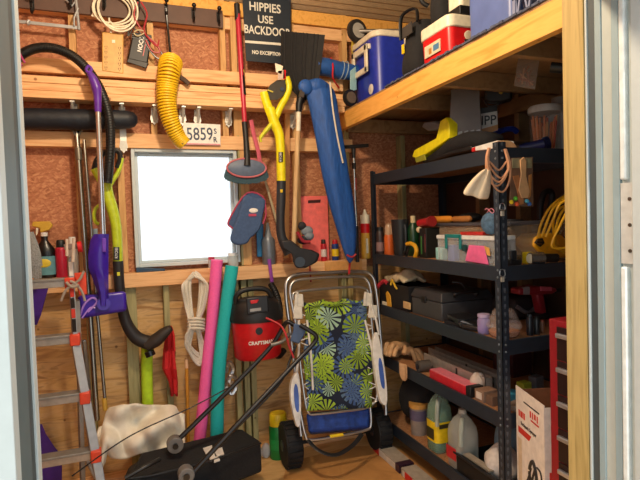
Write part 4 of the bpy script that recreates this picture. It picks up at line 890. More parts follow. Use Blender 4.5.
Z1, Z2, Z3, Z4, Z5 = TZ
def sprism(name, m, poly, dx, th, parent=None, bev=.003, out=None):
    o = MB().prism([S(x, y, dx) for x, y in poly], (th, 0, 0))
    return o.build(name, m, parent, None if parent is not None else o.mid(), bev=bev)
def lat(name, m, p, prof, parent, k, seg=18, sq=(1, 1)): return MB().lathe([(r*k, h*k) for r, h in prof], p, (0, 0, 1), seg, sq).build(name, m, parent, ang=50)
# ---- top shelf
t = thing('cordless_saw', 'yellow and black cordless garden saw on the top shelf', 'saw', TP3(432, 160, .06, Z1))
sprism('body', RYO, [(412, 157), (414, 150), (425, 144), (436, 138), (440, 121), (446, 117), (449, 124), (449, 138), (438, 146), (424, 155), (421, 160)], .06, .06, t, .006)
sprism('motor', BLK, [(424, 159), (440, 147), (452, 141), (470, 141), (472, 150), (450, 155), (430, 162), (421, 163)], .07, .10, t, .008)
sprism('badge', mat('#8a8a2a', .5), [(414.5, 158), (424, 154), (425.5, 160), (416, 163)], .055, .01, t)
sprism('rear_handle', mat('#66666a', .5), [(421, 127), (424, 122), (434, 121), (441, 125), (436, 130), (427, 131)], .09, .05, t, .01)
one(MB().tube(cr([S(440, 156, .1), S(452, 147, .1), S(468, 141, .1), S(486, 140, .12), S(500, 140, .2)]), lerp([.03, .045, .05, .045, .03], 25), 12), 'black_tool_bag', BLKF, 'black crumpled tool bag lying on the top shelf behind the front edge', 'bag')
t = thing('flat_box', 'flat white and red box on the front edge of the top shelf', 'box', TP3(490, 150, .03, Z1))
sprism('box', WHT, [(473, 151), (472, 147.5), (497, 140.5), (498, 146), (492, 149)], .03, .10, t, .002); sprism('end', RED, [(471.5, 152), (471.5, 148), (475, 146.8), (475, 151.4)], .028, .10, t, .002)
sh = lambda x, y, Y=2.02: yp(x, y, Y)
one(MB().prism(cr([sh(497, 142, 2.0), sh(504, 140.5, 2.0), sh(512, 141.5, 2.0), sh(517, 147, 2.0), sh(514, 151, 2.0), sh(504, 150, 2.0), sh(498, 149, 2.0)], 4, True), (0, .03, 0)), 'wood_disc', mat('#d8a878', .6), 'pale half round wooden piece on the top of the shelf post', 'wood piece', bev=.004)
t = thing('blue_tool', 'blue handled tool with cylinder end lying at the back of the top shelf', 'tool', yp(530, 148, 2.15))
MB().tube([yp(520, 149, 2.2), yp(534, 146, 2.15), yp(547, 143, 2.1)], .026, 14).build('handle', mat('#1c2c6c', .4), t); MB().cyl(yp(544, 143.8, 2.1), yp(548.5, 142.5, 2.09), .034, 16).build('knob', mat('#101a48', .4), t)
MB().tube(cr([yp(491, 137, 2.5), yp(500, 131, 2.5), yp(512, 129, 2.5), yp(517, 132, 2.5)]), .017, 8).build('shaft', mat('#2a44b0', .4), t)
p = yp(513, 146, 2.45); p.z = Z1-.006; t = thing('round_tin', 'dull tan round tin behind the blue tool on the top shelf', 'tin', p)
MB().lathe([(.09, 0), (.11, .04), (.11, .085), (.08, .11), (.03, .115)], p).build('tin', mat('#6e5a48', .5, .3), t)
# jar of orange sticks
p = yp(545, 152, 2.18); p.z = Z1-.006; k = mpp(p); t = thing('stick_jar', 'large clear jar with white lid filled with orange sticks', 'jar', p)
lat('jar', glassy('#d8dcd8', .12, .1), p, [(14, 0), (15, 3), (15, 40), (13.5, 43)], t, k); lat('lid', mat('#c9ccca', .5), p, [(15.5, 42), (15.7, 47), (14, 49)], t, k)
for i in range(26):
    a = R.uniform(0, 2*PI); r_ = 12*k*math.sqrt(R.random()); q = p+V((r_*math.cos(a)*.7, r_*math.sin(a)*.7, .008)); e = p+V((r_*math.cos(a), r_*math.sin(a), (28+R.random()*12)*k))
    MB().tube([q, e], .0055, 6).build('stick', [mat('#d87a3a', .5), mat('#d89a5a', .5), mat('#c04a30', .5)][i % 3], t)
p = yp(562, 152, 2.2); p.z = Z1-.006; t = thing('white_canister', 'pale grey canister right of the jar of orange sticks', 'canister', p)
lat('body', mat('#a8aaa8', .5), p, [(13, 0), (13, 46), (11, 50)], t, mpp(p)); lat('lid', mat('#8a8c8a', .5), p, [(9, 50), (9, 58)], t, mpp(p))
# ---- hung on the post
def cord(pts, r): return cr(pts, 6)
t = thing('cord_loops', 'loops of pinkish tan cord hung over the top of the shelf post', 'cord', sh(498, 190, YN-.02))
for k_, (w0, lo_) in enumerate(((0, 170), (2, 178), (-2, 186), (3, 192), (0, 182))):
    MB().tube(cr([sh(489+w0*.3, 148, YN-.03), sh(487+w0*.5, 160, YN-.02-.006*k_), sh(490+w0, lo_-8, YN-.02-.006*k_), sh(499+w0, lo_, YN-.025-.006*k_), sh(507+w0*.6, lo_-9, YN-.02-.006*k_), sh(509+w0*.5, 165, YN-.02-.006*k_), sh(505+w0*.3, 149, YN-.03)], 6), .0045, 7).build('loop', mat('#c8926e', .7), t)
rg = [[sh(x0+(x1-x0)*i/6, y+(y2-y)*i/6+1.2*math.sin(i*2), YN-.05-.012*math.sin(i*1.9)) for i in range(7)] for y, y2, x0, x1 in ((168, 170, 485, 490), (173, 178, 478, 490.5), (180, 186, 471, 490.5), (188, 194, 465, 490), (194, 201, 462, 488))]
one(MB().sheet(rg, .012), 'white_rag', mat('#e8cfae', .9, 0, .08, 50), 'cream rag hanging from the shelf post beside the cord loops', 'rag', sub=1, ang=180)
t = thing('parts_packet', 'clear packet with wooden spatula and coloured balls hung right of the post', 'packet', sh(522, 206, YN-.01))
def shp(name, m, poly, Y, th, par, bev=.001): return MB().prism([yp(x, y, Y) for x, y in poly], (0, th, 0)).build(name, m, par, bev=bev)
shp('backing', mat('#7a5c48', .6), [(511.5, 158), (533, 157), (533.5, 206.5), (509.5, 206)], YN+.0, .003, t)
shp('card', mat('#8a8468', .5), [(512.5, 158.5), (532, 158), (532, 168), (512.5, 168)], YN-.004, .003, t)
shp('spatula', mat('#d8a878', .6), [(520.5, 160), (524, 157), (526.5, 161), (526.5, 176), (530, 192), (528, 198), (522, 198), (519, 190), (521.5, 174)], YN-.014, .008, t, .002)
shp('wooden_stick', mat('#b8784a', .6), [(513, 176), (519, 175), (523, 190), (524, 204), (519, 205), (517, 190)], YN-.008, .004, t)
shp('wooden_stick', mat('#c8884a', .6), [(529, 175), (532, 174), (531, 196), (528, 200)], YN-.008, .004, t)
for x, y, h in ((511.5, 202, '#e8d020'), (515.5, 198.5, '#5ab830'), (517, 204, '#e85a28'), (529.5, 204, '#3468b8'), (527, 201, '#4aa8c8')): MB().ball(yp(x, y, YN-.014), .0105, 12).build('ball', mat(h, .4), t)
t = thing('paper_clip_tag', 'tiny pink and white wire loop on the slotted post', 'wire loop', S(493, 212, -.004))
MB().tube(cr([S(485, 210, -.005), S(487, 208.5, -.005), S(492, 213, -.005), S(494, 211, -.005), S(491, 208.5, -.005), S(487, 212.5, -.005)]), .002, 6).build('loop', mat('#d88a9a', .4), t)
for x, y, lab in ((502.5, 211, 'silver snap hook on the post beside the second tier packet'), (502.5, 277, 'silver snap hook on the post just below the second tier')):
    t = thing('snap_hook', lab, 'snap hook', sh(x, y+6, YN-.006), 'snap hooks on the shelf post')
    MB().tube(cr([sh(x-2, y-7, YN-.008), sh(x+1.5, y-7, YN-.008), sh(x+2.6, y-2, YN-.008), sh(x+.3, y-.5, YN-.008), sh(x-2.6, y-2, YN-.008)], 5, True), .0022, 6).build('ring', mat('#b8bcc0', .3, .9), t)
    MB().ext(sh(x-1.0, y+5, YN-.010), sh(x+1.0, y, YN-.004)).build('clip', mat('#d0ccc0', .35, .5), t)
# ---- second shelf
def stand(px, py, dx, z): p = TP3(px, py, dx, z); return p, mpp(p)
p, k = stand(389.5, 258, .07, Z2); t = thing('orange_bottle', 'orange bottle with clear top at the far end of the second shelf', 'bottle', p)
lat('body', mat('#c8602a', .35), p, [(4.6, 0), (5, 1), (5, 17), (4.2, 20)], t, k); lat('top', glassy('#d8b89a', .5), p, [(4.2, 20), (3.8, 28), (2.2, 31)], t, k)
p, k = stand(380.5, 257, .05, Z2); t = thing('small_jar', 'small dark jar with patterned label by the far shelf post', 'jar', p)
lat('jar', mat('#3a2a28', .4), p, [(4, 0), (4.2, 1), (4.2, 20), (3, 24)], t, k); lat('label', mat('#8a6a68', .5), p, [(4.3, 3), (4.3, 12)], t, k); lat('lid', BLK, p, [(3.4, 23), (3.4, 27)], t, k)
p, k = stand(401, 259, .07, Z2); t = thing('black_cup', 'tall dark tapered cup with handle on the second shelf', 'cup', p)
lat('cup', mat('#202428', .4), p, [(6.3, 0), (6.6, 1), (8.8, 35), (9.2, 36.5), (8.6, 36.5), (8.2, 34), (6, 2)], t, k)
MB().tube(cr([p+V((-.0, -6.8*k, 4*k)), p+V((0, -9.5*k, 8*k)), p+V((0, -10.5*k, 24*k)), p+V((0, -8.5*k, 31*k))]), .008, 8).build('handle', mat('#2c3034', .4), t)
p, k = stand(414, 258, .13, Z2); t = thing('green_bottle', 'dark green bottle between cup and black box on second shelf', 'bottle', p)
lat('body', mat('#123820', .35), p, [(5.5, 0), (6, 1), (6, 26), (3, 33)], t, k); lat('cap', mat('#c8b890', .5), p, [(2.6, 33), (2.6, 40)], t, k)
p, k = stand(424.5, 259, .07, Z2); t = thing('black_box', 'narrow black box with faint green lettering beside the clear tote', 'box', p)
MB().ext((p.x-.0, p.y-4*k, p.z), (p.x+.1, p.y+9*k, p.z+30*k)).build('box', mat('#121614', .5), t, bev=.003)
MB().bar((p.x-.001, p.y+5*k, p.z+4*k), (p.x-.001, p.y+5*k, p.z+22*k), .012, .002, (1, 0, 0)).build('mark', mat('#3a7a3a', .5), t); MB().bar((p.x-.001, p.y-2*k, p.z+6*k), (p.x-.001, p.y-2*k, p.z+24*k), .010, .002, (1, 0, 0)).build('mark', mat('#6a3438', .5), t)
zb_ = p.z+30*k
t = thing('red_torch', 'red handled torch lying on the black box on the second shelf', 'torch', V((p.x+.04, p.y, zb_)))
MB().cyl((p.x+.03, p.y+.09, zb_+.03), (p.x+.03, p.y-.03, zb_+.04), .026, 14).build('handle', mat('#a81c24', .4), t); MB().cyl((p.x+.03, p.y-.03, zb_+.04), (p.x+.03, p.y-.05, zb_+.042), .034, 14).build('head', mat('#8a2020', .4), t); MB().ball((p.x+.01, p.y+.07, zb_-.01), (.02, .02, .02)).build('lens', mat('#c8b898', .4), t)
t = thing('yellow_pliers', 'yellow curved tool handle standing before the dark green bottle', 'pliers', S(411, 258, .03))
MB().tube(cr([S(407, 244, .04), S(411, 243.5, .04), S(415, 246, .04), S(416.5, 251, .04), S(415, 257, .04)]), .013, 8).build('handle', mat('#d8a020', .4), t); MB().tube([S(406, 258, .04), S(409, 246, .04)], .008, 8).build('jaw', BLK, t)
# clear tote and lid clutter
ya, yb = S(427, 245, .2).y, S(531, 245, .3).y; ya = S(428, 245, .10).y; yb = 2.09
x0, x1 = XS+.165, XB-.06; zl = S(440, 224, .17).z
t = thing('clear_tote', 'big clear storage tote with grey lid on the second shelf', 'tote', V(((x0+x1)/2, (ya+yb)/2, Z2-.006)))
TOTE = glassy('#d8bc9c', .25, .2)
def opentop(x0, x1, y0, y1, z0, z1, th, tap=.0):
    b = MB(); b.ext((x0, y0, z0), (x1, y1, z0+th)); b.ext((x0, y0, z0), (x0+th, y1, z1)); b.ext((x1-th, y0, z0), (x1, y1, z1)); b.ext((x0, y0, z0), (x1, y0+th, z1)); b.ext((x0, y1-th, z0), (x1, y1, z1)); return b
opentop(x0, x1, yb, ya, Z2-.006, zl-.012, .004).build('tub', TOTE, t); MB().ext((x0-.012, yb-.012, zl-.012), (x1+.012, ya+.012, zl+.006)).build('lid', mat('#4a4a50', .4), t, bev=.004)
for i in range(7):
    a = R.random(); b = MB().box((x0+.05+.26*R.random(), yb+.08+(ya-yb-.16)*(i+.5)/7, Z2+.05+.03*R.random()), (.10, .06, .07), R.random()); one(b, 'carton', mat(['#b88a5a', '#c89a6a', '#d8c0a0'][i % 3], .7), ['cream', 'tan', 'brown', 'light', 'dull', 'pale', 'plain'][i]+' carton inside the clear tote, ' + ['nearest the far end', 'second from the far end', 'third from the far end', 'at its middle', 'third from the near end', 'second from the near end', 'nearest the near end'][i], 'carton', 'cartons inside the clear tote', bev=.003)
def loaf(px0, px1, m, lab, dx=.2, r=.022): 
    a, b = S(px0, 218, dx), S(px1, 219, dx); z = zl+.006+r
    one(MB().tube([V((a.x, a.y+.0, z)), V((a.x, a.y*.9+b.y*.1, z)), V((b.x, b.y*.9+a.y*.1, z)), V((b.x, b.y, z))], [r*.5, r, r, r*.5], 14), 'foam_roll', m, lab, 'roll', bev=.003)
loaf(430, 452, mat('#d88a28', .6), 'orange foam roll lying on the clear tote lid'); loaf(453, 471, mat('#b8783a', .6), 'tan roll next to the orange one on the clear tote lid', .22, .02)
p = S(470, 215, .35); one(MB().ball((p.x, p.y, zl+.036), (.07, .08, .03)), 'dark_pouch', mat('#2c2c2a', .8), 'dark soft pouch on the clear tote behind the tan roll', 'pouch')
# clear box with teal handle
ya, yb = S(438, 250, .03).y, 2.035; x0, x1 = XS+.03, XS+.15; zl = S(440, 235, .03).z
t = thing('clip_box', 'clear box with white lid and teal handle at the shelf front', 'box', V((x0+.05, (ya+yb)/2, Z2-.006)))
opentop(x0, x1, yb, ya, Z2-.006, zl-.02, .003).build('tub', glassy('#dce6ea', .2, .2), t); MB().ext((x0-.006, yb-.004, zl-.022), (x1, ya+.006, zl)).build('lid', mat('#d8dcdc', .4), t, bev=.004)
y1_, y2_ = S(445, 240, .02).y, S(461, 240, .02).y; zz = zl
TEAL = mat('#157a7a', .4)
MB().ext((x0-.014, y1_, zz-.075), (x0-.004, y1_-.018, zz+.004)).ext((x0-.014, y2_, zz-.075), (x0-.004, y2_+.018, zz+.004)).ext((x0-.014, y1_, zz-.014), (x0-.004, y2_, zz+.006)).build('handle', TEAL, t, bev=.004); MB().cyl((x0-.016, y2_-.03, zz-.065), (x0-.002, y2_-.03, zz-.065), .018, 14).build('latch', mat('#0c3a3c', .4), t)
for i, (px, w_, h_, m, lab) in enumerate(((443, .07, .07, '#9ad0d0', 'pale green packet in the clear box with teal handle'), (455, .06, .09, '#4a64b8', 'blue and white packet in the clear box with teal handle'))):
    y = S(px, 255, .07).y; one(MB().ext((x0+.012, y-w_/2, Z2-.002), (x0+.05, y+w_/2, Z2-.002+h_)), 'packet', mat(h_ and m, .4), lab, 'packet', 'packets in the clip box', bev=.004)
y = S(463, 250, .02).y
t = thing('pink_pouch', 'bright pink pouch leaning at the shelf front beside the post', 'pouch', V((XS+.025, S(476, 262, .03).y, Z2-.006)))
MB().hexa([S(465, 261, .018), S(489, 265, .018), S(489, 265, .028), S(465, 261, .028), S(469, 245, .018), S(484, 246, .018), S(484, 246, .028), S(469, 245, .028)]).build('pouch', mat('#e8689e', .5), t, bev=.004)
MB().prism([S(484, 246, .017), S(489, 248, .017), S(490, 256, .017), S(487, 255, .017)], (.003, 0, 0)).build('flap', mat('#d8a050', .5), t)
a, b = S(460, 232, .06), S(482, 232, .06); one(MB().ext((a.x, b.y, zl), (a.x+.07, a.y, zl+.018)), 'red_case', mat('#b82820', .4), 'flat red case on the white lid of the clip box', 'case', bev=.004)
p = S(487, 228, .05); one(MB().ball((p.x+.02, p.y-.005, zl+.062), (.04, .062, .058)), 'knit_hat', mat('#4a6a88', .8, 0, .3, 60), 'round blue grey knitted hat stacked beside the post', 'hat')
# right of the post, second shelf
def SB(name, m, poly, Y, th, label, cat, z=None, bev=.003, group=None): o = MB().prism([yp(x, y, Y) for x, y in poly], (0, th, 0)); return one(o, name, m, label, cat, group, bev=bev)
SB('dark_case', mat('#3a3e44', .5), [(505, 236), (506, 223), (511, 219), (524, 219.5), (528, 223), (528, 236)], 2.25, .2, 'dark grey case on the clear tote right of the post', 'case', bev=.012)
def gr_(px, py, Y, z): p = yp(px, py, Y); p.z = z-.006; return p, mpp(p)
p, k = gr_(512, 260, 2.04, Z2); t = thing('drill_battery', 'black drill battery standing on the second shelf right of the post', 'battery', p)
MB().box(p+V((0, 0, .014)), (.07, .06, .028)).build('base', BLK, t, bev=.005); MB().box(p+V((0, 0, .05)), (.035, .035, .05)).build('stem', mat('#20242c', .4), t, bev=.006)
p, k = gr_(528, 255, 2.06, Z2); one(MB().box(p+V((0, 0, .03)), (.045, .04, .06)), 'yellow_block', YEL, 'small yellow plastic block beside the yellow charger', 'block', bev=.006)
p, k = gr_(538, 260, 2.0, Z2); t = thing('headlamp', 'silver and black torch head lying before the yellow charger', 'torch', p)
MB().cyl(p+V((-.05, 0, .032)), p+V((.02, -.01, .032)), .03, 16).build('head', mat('#b8bcc0', .25, .9), t); MB().cyl(p+V((.02, -.01, .032)), p+V((.1, -.02, .028)), .022, 14).build('body', BLK, t); MB().cyl(p+V((-.052, 0, .032)), p+V((-.05, 0, .032)), .024, 14).build('lens', mat('#d8d0b8', .2), t)
p, k = gr_(550, 256, 2.10, Z2); t = thing('jobsite_charger', 'yellow and black power tool charger at the right end of second shelf', 'charger', p)
YD = mat('#f2aa1c', .45)
def pf(poly, Y, th, name, m, bev=.01): return MB().prism([yp(x, y, Y) for x, y in poly], (0, th, 0)).build(name, m, t, bev=bev)
pf([(534, 246), (535, 238), (541, 234), (552, 233), (562, 235), (568, 240), (570, 258), (556, 258), (540, 253)], 2.08, .14, 'body', YD)
pf([(536, 243), (538, 239), (543, 238), (545, 243), (541, 247)], 2.07, .02, 'socket', BLK, .003)
for j in range(2): MB().bar(yp(537.5, 240.5+j*3, 2.068), yp(542, 241+j*3, 2.068), .006, .004).build('slot', mat('#6a4a18', .5), t)
t = thing('extension_cable', 'coil of yellow extension cord hanging at the right end of the shelving', 'cord', yp(556, 250, 2.02))
for j in range(3):
    j *= 2.6; MB().tube(cr([yp(538+j*1.5, 237, 2.05-.012*j), yp(541+2.4*j, 224-j, 2.05-.012*j), yp(549+2*j, 209-.8*j, 2.04-.012*j), yp(560+1.5*j, 199, 2.03-.012*j), yp(574, 194-j*1.1, 2.03-.012*j)]+[yp(576, 230, 2.04-.012*j), yp(567, 252-j, 2.03-.012*j), yp(558-1.2*j, 246, 2.03-.012*j), yp(553+1.3*j, 226, 2.02-.012*j), yp(558+2*j, 210, 2.02-.012*j), yp(574, 202+j, 2.02-.012*j)], 6), .0065, 7).build('loop', mat('#f0b624', .4), t)
t = thing('black_strap_loop', 'black rubber loop standing behind the yellow cord', 'loop', yp(546, 236, 2.3))
MB().tube(cr([yp(541, 235, 2.3), yp(540, 210, 2.3), yp(543, 195, 2.3), yp(549, 191, 2.3), yp(552, 196, 2.3), yp(549, 212, 2.3), yp(546, 234, 2.3)]), .018, 10).build('loop', mat('#1c1c20', .5), t)
SB('plastic_shield', mat('#4c5258', .5), [(547, 234), (552, 205), (560, 198), (575, 196), (575, 234)], 2.4, .03, 'grey curved plastic shield behind the yellow cord', 'shield')
# ---- third shelf
ya, yb = S(379, 300, .03).y, S(409, 305, .03).y
ya = min(ya, YE-.03)
t = thing('tool_caddy', 'black open tool caddy with rag filled pockets on the third shelf', 'caddy', V((XS+.13, (ya+yb)/2, Z3-.006)))
opentop(XS+.03, XS+.25, yb, ya, Z3-.006, Z3+.16, .006).build('bin', mat('#16161a', .6), t, bev=.003)
for px, m in ((385, CREAM), (406, mat('#c8a878', .6)), (391, mat('#d8a030', .5))): MB().prism([S(px-3, 308, .02), S(px+4, 310, .02), S(px+4, 303, .02), S(px-3, 301, .02)] if px != 391 else [S(387, 306, .018), S(391, 307, .018), S(390, 296, .018), S(387, 291, .018), S(385.5, 293, .018)], (.008, 0, 0)).build('pocket', m, t, bev=.003)
yc = (ya+yb)/2
for i, (dy, h_, m, lab) in enumerate(((.07, .05, '#a8987c', 'crumpled beige rag on the black caddy'), (-.04, .09, '#c0b090', 'folded cream rag heaped on top of the black caddy'))):
    g = [[V((XS+.04+.18*a/6, yc+dy-.09+.18*b/8, Z3+.16+h_*(1-((a-3)/3.6)**2)*(1-((b-4)/5)**2)+.014*math.sin(a*2.1+b)+.012*math.cos(b*1.7+i))) for b in range(9)] for a in range(7)]
    one(MB().sheet(g, .03), 'rag', mat(m, .9, 0, .15, 40), lab, 'rag', sub=1, ang=180)
one(MB().tube(cr([S(391, 285, .02), S(392, 280, .02), S(395, 286, .01), S(397, 289, .02)]), .007, 7), 'yellow_cord_end', mat('#d8b030', .5), 'short loop of yellow cord on the rags of the black caddy', 'cord end')
one(MB().tube(cr([S(376, 289, .0), S(380, 284, .02), S(384, 281, .03), S(387, 283, .03)]), .013, 7), 'red_glove_cuff', mat('#b82838', .7), 'bright red cloth end sticking from the black caddy', 'cloth end')
# grey tool box
ya, yb = S(411, 305, .03).y, S(438, 310, .03).y
t = thing('tool_box', 'charcoal grey tool box with handle on the third shelf', 'tool box', V((XS+.15, (ya+yb)/2, Z3-.006)))
zt = S(412, 288, .03).z
GB = mat('#3c3d40', .5)
MB().ext((XS+.035, yb-.03, Z3-.006), (XS+.4, ya, zt-.055)).build('body', GB, t, bev=.008); MB().hexa([(XS+.03, yb-.035, zt-.052), (XS+.41, yb-.035, zt-.052), (XS+.41, ya+.005, zt-.052), (XS+.03, ya+.005, zt-.052), (XS+.05, yb-.01, zt), (XS+.38, yb-.01, zt), (XS+.38, ya-.01, zt), (XS+.05, ya-.01, zt)]).build('lid', mat('#303134', .5), t, bev=.006)
MB().tube(cr([(XS+.12, yb-.04, zt-.02), (XS+.12, yb-.06, zt+.0), (XS+.26, yb-.06, zt+.0), (XS+.26, yb-.04, zt-.02)]), .010, 8).build('handle', BLK, t); MB().box((XS+.03, (ya+yb)/2, zt-.055), (.012, .05, .04)).build('latch', BLK, t, bev=.004)
p = S(455, 300, .25); one(MB().tube(cr([S(452, 282, .2), S(462, 284, .25), S(466, 295, .28), S(465, 312, .28)]), .006, 7), 'black_hook_rod', mat('#3a3432', .5), 'thin bent dark rod standing behind the grey tool box', 'rod')
t = thing('black_papers', 'glossy black packets piled on the third shelf front', 'packets', V((XS+.08, S(468, 325, .05).y, Z3-.006)))
for j, (px, dz, rz) in enumerate(((460, .012, .2), (468, .03, -.3), (477, .02, .5), (463, .045, -.1))):
    p = S(px, 322, .08); MB().box((p.x, p.y, Z3-.006+dz), (.13, .12, .022), rz, .1).build('packet', mat('#1c1e22', .35), t, bev=.004)
MB().tube([V((XS+.03, S(450, 320, .03).y, Z3+.045)), V((XS+.04, S(472, 325, .03).y, Z3+.02))], .012, 8, flat=.4).build('strip', mat('#7a8290', .35), t)
p, k = stand(484, 333, .05, Z3); t = thing('purple_jar', 'small clear jar with purple contents beside the clear bowl', 'jar', p)
lat('jar', glassy('#b8a8d8', .5), p, [(5, 0), (6.5, 2), (6.5, 14), (5, 17)], t, k); lat('content', mat('#6a48a8', .5), p, [(5.5, 2.2), (6, 3), (6, 8)], t, k); lat('lid', mat('#a898b8', .4), p, [(6, 17), (6, 20)], t, k)
p = yp(504, 336, 2.08); p.z = Z3-.006; k = mpp(p); t = thing('clear_bowl', 'clear round plastic tub with domed lid on the third shelf at the post', 'tub', p)
BW = glassy('#d8ccc8', .22, .12)
lat('bowl', BW, p, [(13, 0), (15, 3), (16.5, 9), (17, 10)], t, k, 26); lat('lid', BW, p, [(17.3, 10), (17.3, 11.5), (15, 15), (11, 24), (9, 27)], t, k, 26); lat('content', mat('#c88a5a', .6), p, [(12.5, 1), (14, 3), (14.5, 6)], t, k, 22)
def cyl_thing(name, px, py, Y, z, r, h, m, cap, lab, cat='bottle'):
    p, k = gr_(px, py, Y, z); t = thing(name, lab, cat, p); lat('body', m, p, [(r*.95, 0), (r, 1), (r, h*.8), (r*.6, h*.9)], t, k); lat('cap', cap, p, [(r*.62, h*.88), (r*.62, h)], t, k)
cyl_thing('black_bottle', 530, 335, 2.03, Z3, 3.4, 21, mat('#1e242c', .3), mat('#3c4650', .3), 'slim dark bottle on the third shelf, left of the pair')
cyl_thing('black_bottle', 537, 335, 2.03, Z3, 3.2, 18, mat('#22262a', .3), BLK, 'slim dark bottle on the third shelf, right of the pair')
cyl_thing('brown_bottle', 542.5, 334, 2.04, Z3, 2.4, 13, mat('#7a5238', .4), mat('#8a4030', .4), 'little brown bottle beside the red tool chest')
t = thing('power_drill', 'red and black power drill on a shelf box right of the post', 'drill', yp(536, 315, 2.2))
def pf2(poly, Y, th, name, m, bev=.008): return MB().prism([yp(x, y, Y) for x, y in poly], (0, th, 0)).build(name, m, t, bev=bev)
RD = mat('#8a1c28', .4)
pf2([(519, 289), (536, 286), (556, 288), (558, 291), (553, 294), (537, 295), (520, 295)], 2.17, .07, 'motor', RD); pf2([(537, 294), (544, 294), (547, 314), (542, 318), (539, 304)], 2.18, .05, 'grip', RD)
MB().cyl(yp(555, 290.5, 2.2), yp(560, 290.5, 2.2), .014, 12).build('chuck', BLK, t); pf2([(524, 287.5), (530, 286.4), (530, 294.6), (524, 294.8)], 2.165, .02, 'band', mat('#8a8084', .5), .002)
pf2([(541, 286.6), (552, 287), (552, 291), (541, 291)], 2.164, .01, 'label', mat('#c8586a', .5), .002); pf2([(536, 316), (549, 313), (551, 318), (537, 321)], 2.16, .09, 'battery', BLK)
t = thing('drill_case', 'dark bag of tools under the red drill on the third shelf', 'tool bag', yp(525, 328, 2.3))
p = yp(522, 320, 2.4); MB().ext((p.x-.12, 2.33, Z3-.006), (p.x+.14, 2.55, Z3+.12)).build('bag', mat('#2a2426', .7), t, bev=.03); MB().tube(cr([(p.x-.1, 2.33, Z3+.08), (p.x-.03, 2.31, Z3+.04), (p.x+.06, 2.32, Z3+.09)]), .012, 8).build('strap', mat('#6a6468', .6), t)
# ---- fourth shelf
def crum(c, sx, sy, sz, m, name, lab, cat, seed, amp=.25, group=None):
    R2 = random.Random(seed); rings = []; n = 12; ph = [R2.uniform(0, 6) for _ in range(6)]
    for i in range(9):
        t_ = PI*(i+.15)/8.3; rings.append([V(c)+V((sx*math.sin(t_)*math.cos(a)*(1+amp*math.sin(3*a+ph[i % 6])), sy*math.sin(t_)*math.sin(a)*(1+amp*math.cos(2*a+ph[(i+2) % 6])), sz*(1-math.cos(t_))*(.5)*(1+.15*math.sin(4*a+ph[i % 6])))) for a in [2*PI*k/n for k in range(n)]])
    return one(MB().loft(rings), name, mat(m, .9, 0, .12, 40), lab, cat, group, sub=1, ang=180)
def glove(px, dx, yaw, h, m, lab, pitch=.5):
    p, k = stand(px, 375, dx, Z4); p.y = min(p.y, YE-.10); b = MB(); f = V((math.cos(yaw), math.sin(yaw), 0)); s_ = V((-f.y, f.x, 0))
    up = V((0, 0, 1)); o = p+up*h
    b.loft([[o - f*.11 + s_*.045*math.cos(a)+up*(.032+.03*math.sin(a)) for a in [2*PI*i/12 for i in range(12)]], [o - f*.05 + s_*.038*math.cos(a)+up*(.045+.026*math.sin(a)) for a in [2*PI*i/12 for i in range(12)]],
            [o + s_*.055*math.cos(a)+up*(.06+.028*math.sin(a)) for a in [2*PI*i/12 for i in range(12)]], [o + f*.05 + s_*.052*math.cos(a)+up*(.055+.022*math.sin(a)) for a in [2*PI*i/12 for i in range(12)]]])
    for j in range(4):
        q = o+f*.04+s_*(.038-.0255*j)+up*.055; L = (.075, .09, .085, .065)[j]
        b.tube(cr([q, q+f*L*.5+up*.02*(j % 2), q+f*L-up*.045], 4), [.016]*8+[.011], 9)
    q = o+s_*.045+up*.05-f*.01; b.tube(cr([q, q+s_*.03+f*.03, q+s_*.035+f*.065-up*.03], 4), .016, 9)
    return one(b, 'leather_glove', mat(m, .85, 0, .2, 40, .2), lab, 'glove', 'leather gloves on the fourth shelf', ang=60)
glove(388, .10, -2.2, .0, '#b08a62', 'tan glove at the far left end of the fourth shelf')
glove(398, .07, -2.6, .03, '#c49c70', 'lighter tan glove lying on top in the middle of the glove pile')
glove(409, .12, -1.3, .0, '#957656', 'greyish tan glove nearest the long trays')
q = S(405, 385, -.01); one(MB().sheet([[V((XS-.012-.01*math.sin(a*1.4), q.y+.06-.10*a/5, Z4+.02-.13*b/5*(1-.5*abs(a-2.5)/2.5))) for a in range(6)] for b in range(6)], .012), 'hanging_glove', mat('#c8a078', .9, 0, .12, 40), 'tan glove cuff hanging down over the fourth shelf edge', 'glove', sub=1, ang=180)
p, k = stand(423, 378, .05, Z4); t = thing('hose_nozzle', 'round grey fitting between gloves and red boxes', 'fitting', p)
MB().cyl(p+V((-.03, .01, .035)), p+V((.05, 0, .035)), .036, 18).build('body', mat('#5c5650', .5, .3), t); MB().cyl(p+V((-.036, .01, .035)), p+V((-.03, .01, .035)), .018, 14).build('opening', BLKS, t)
ya, yb = S(431, 382, .03).y, S(471, 392, .03).y
t = thing('red_long_box', 'long pink and red box with black end cap on the fourth shelf', 'box', V((XS+.06, (ya+yb)/2, Z4-.006)))
MB().ext((XS+.02, yb+.025, Z4-.006), (XS+.10, ya, Z4+.045)).build('box', mat('#c01c2c', .35), t, bev=.004); MB().ext((XS+.022, yb+.025, Z4+.043), (XS+.098, ya-.004, Z4+.049)).build('top_face', mat('#e0788a', .35), t); MB().ext((XS+.017, yb-.012, Z4-.006), (XS+.103, yb+.03, Z4+.052)).build('end_cap', BLK, t, bev=.004)
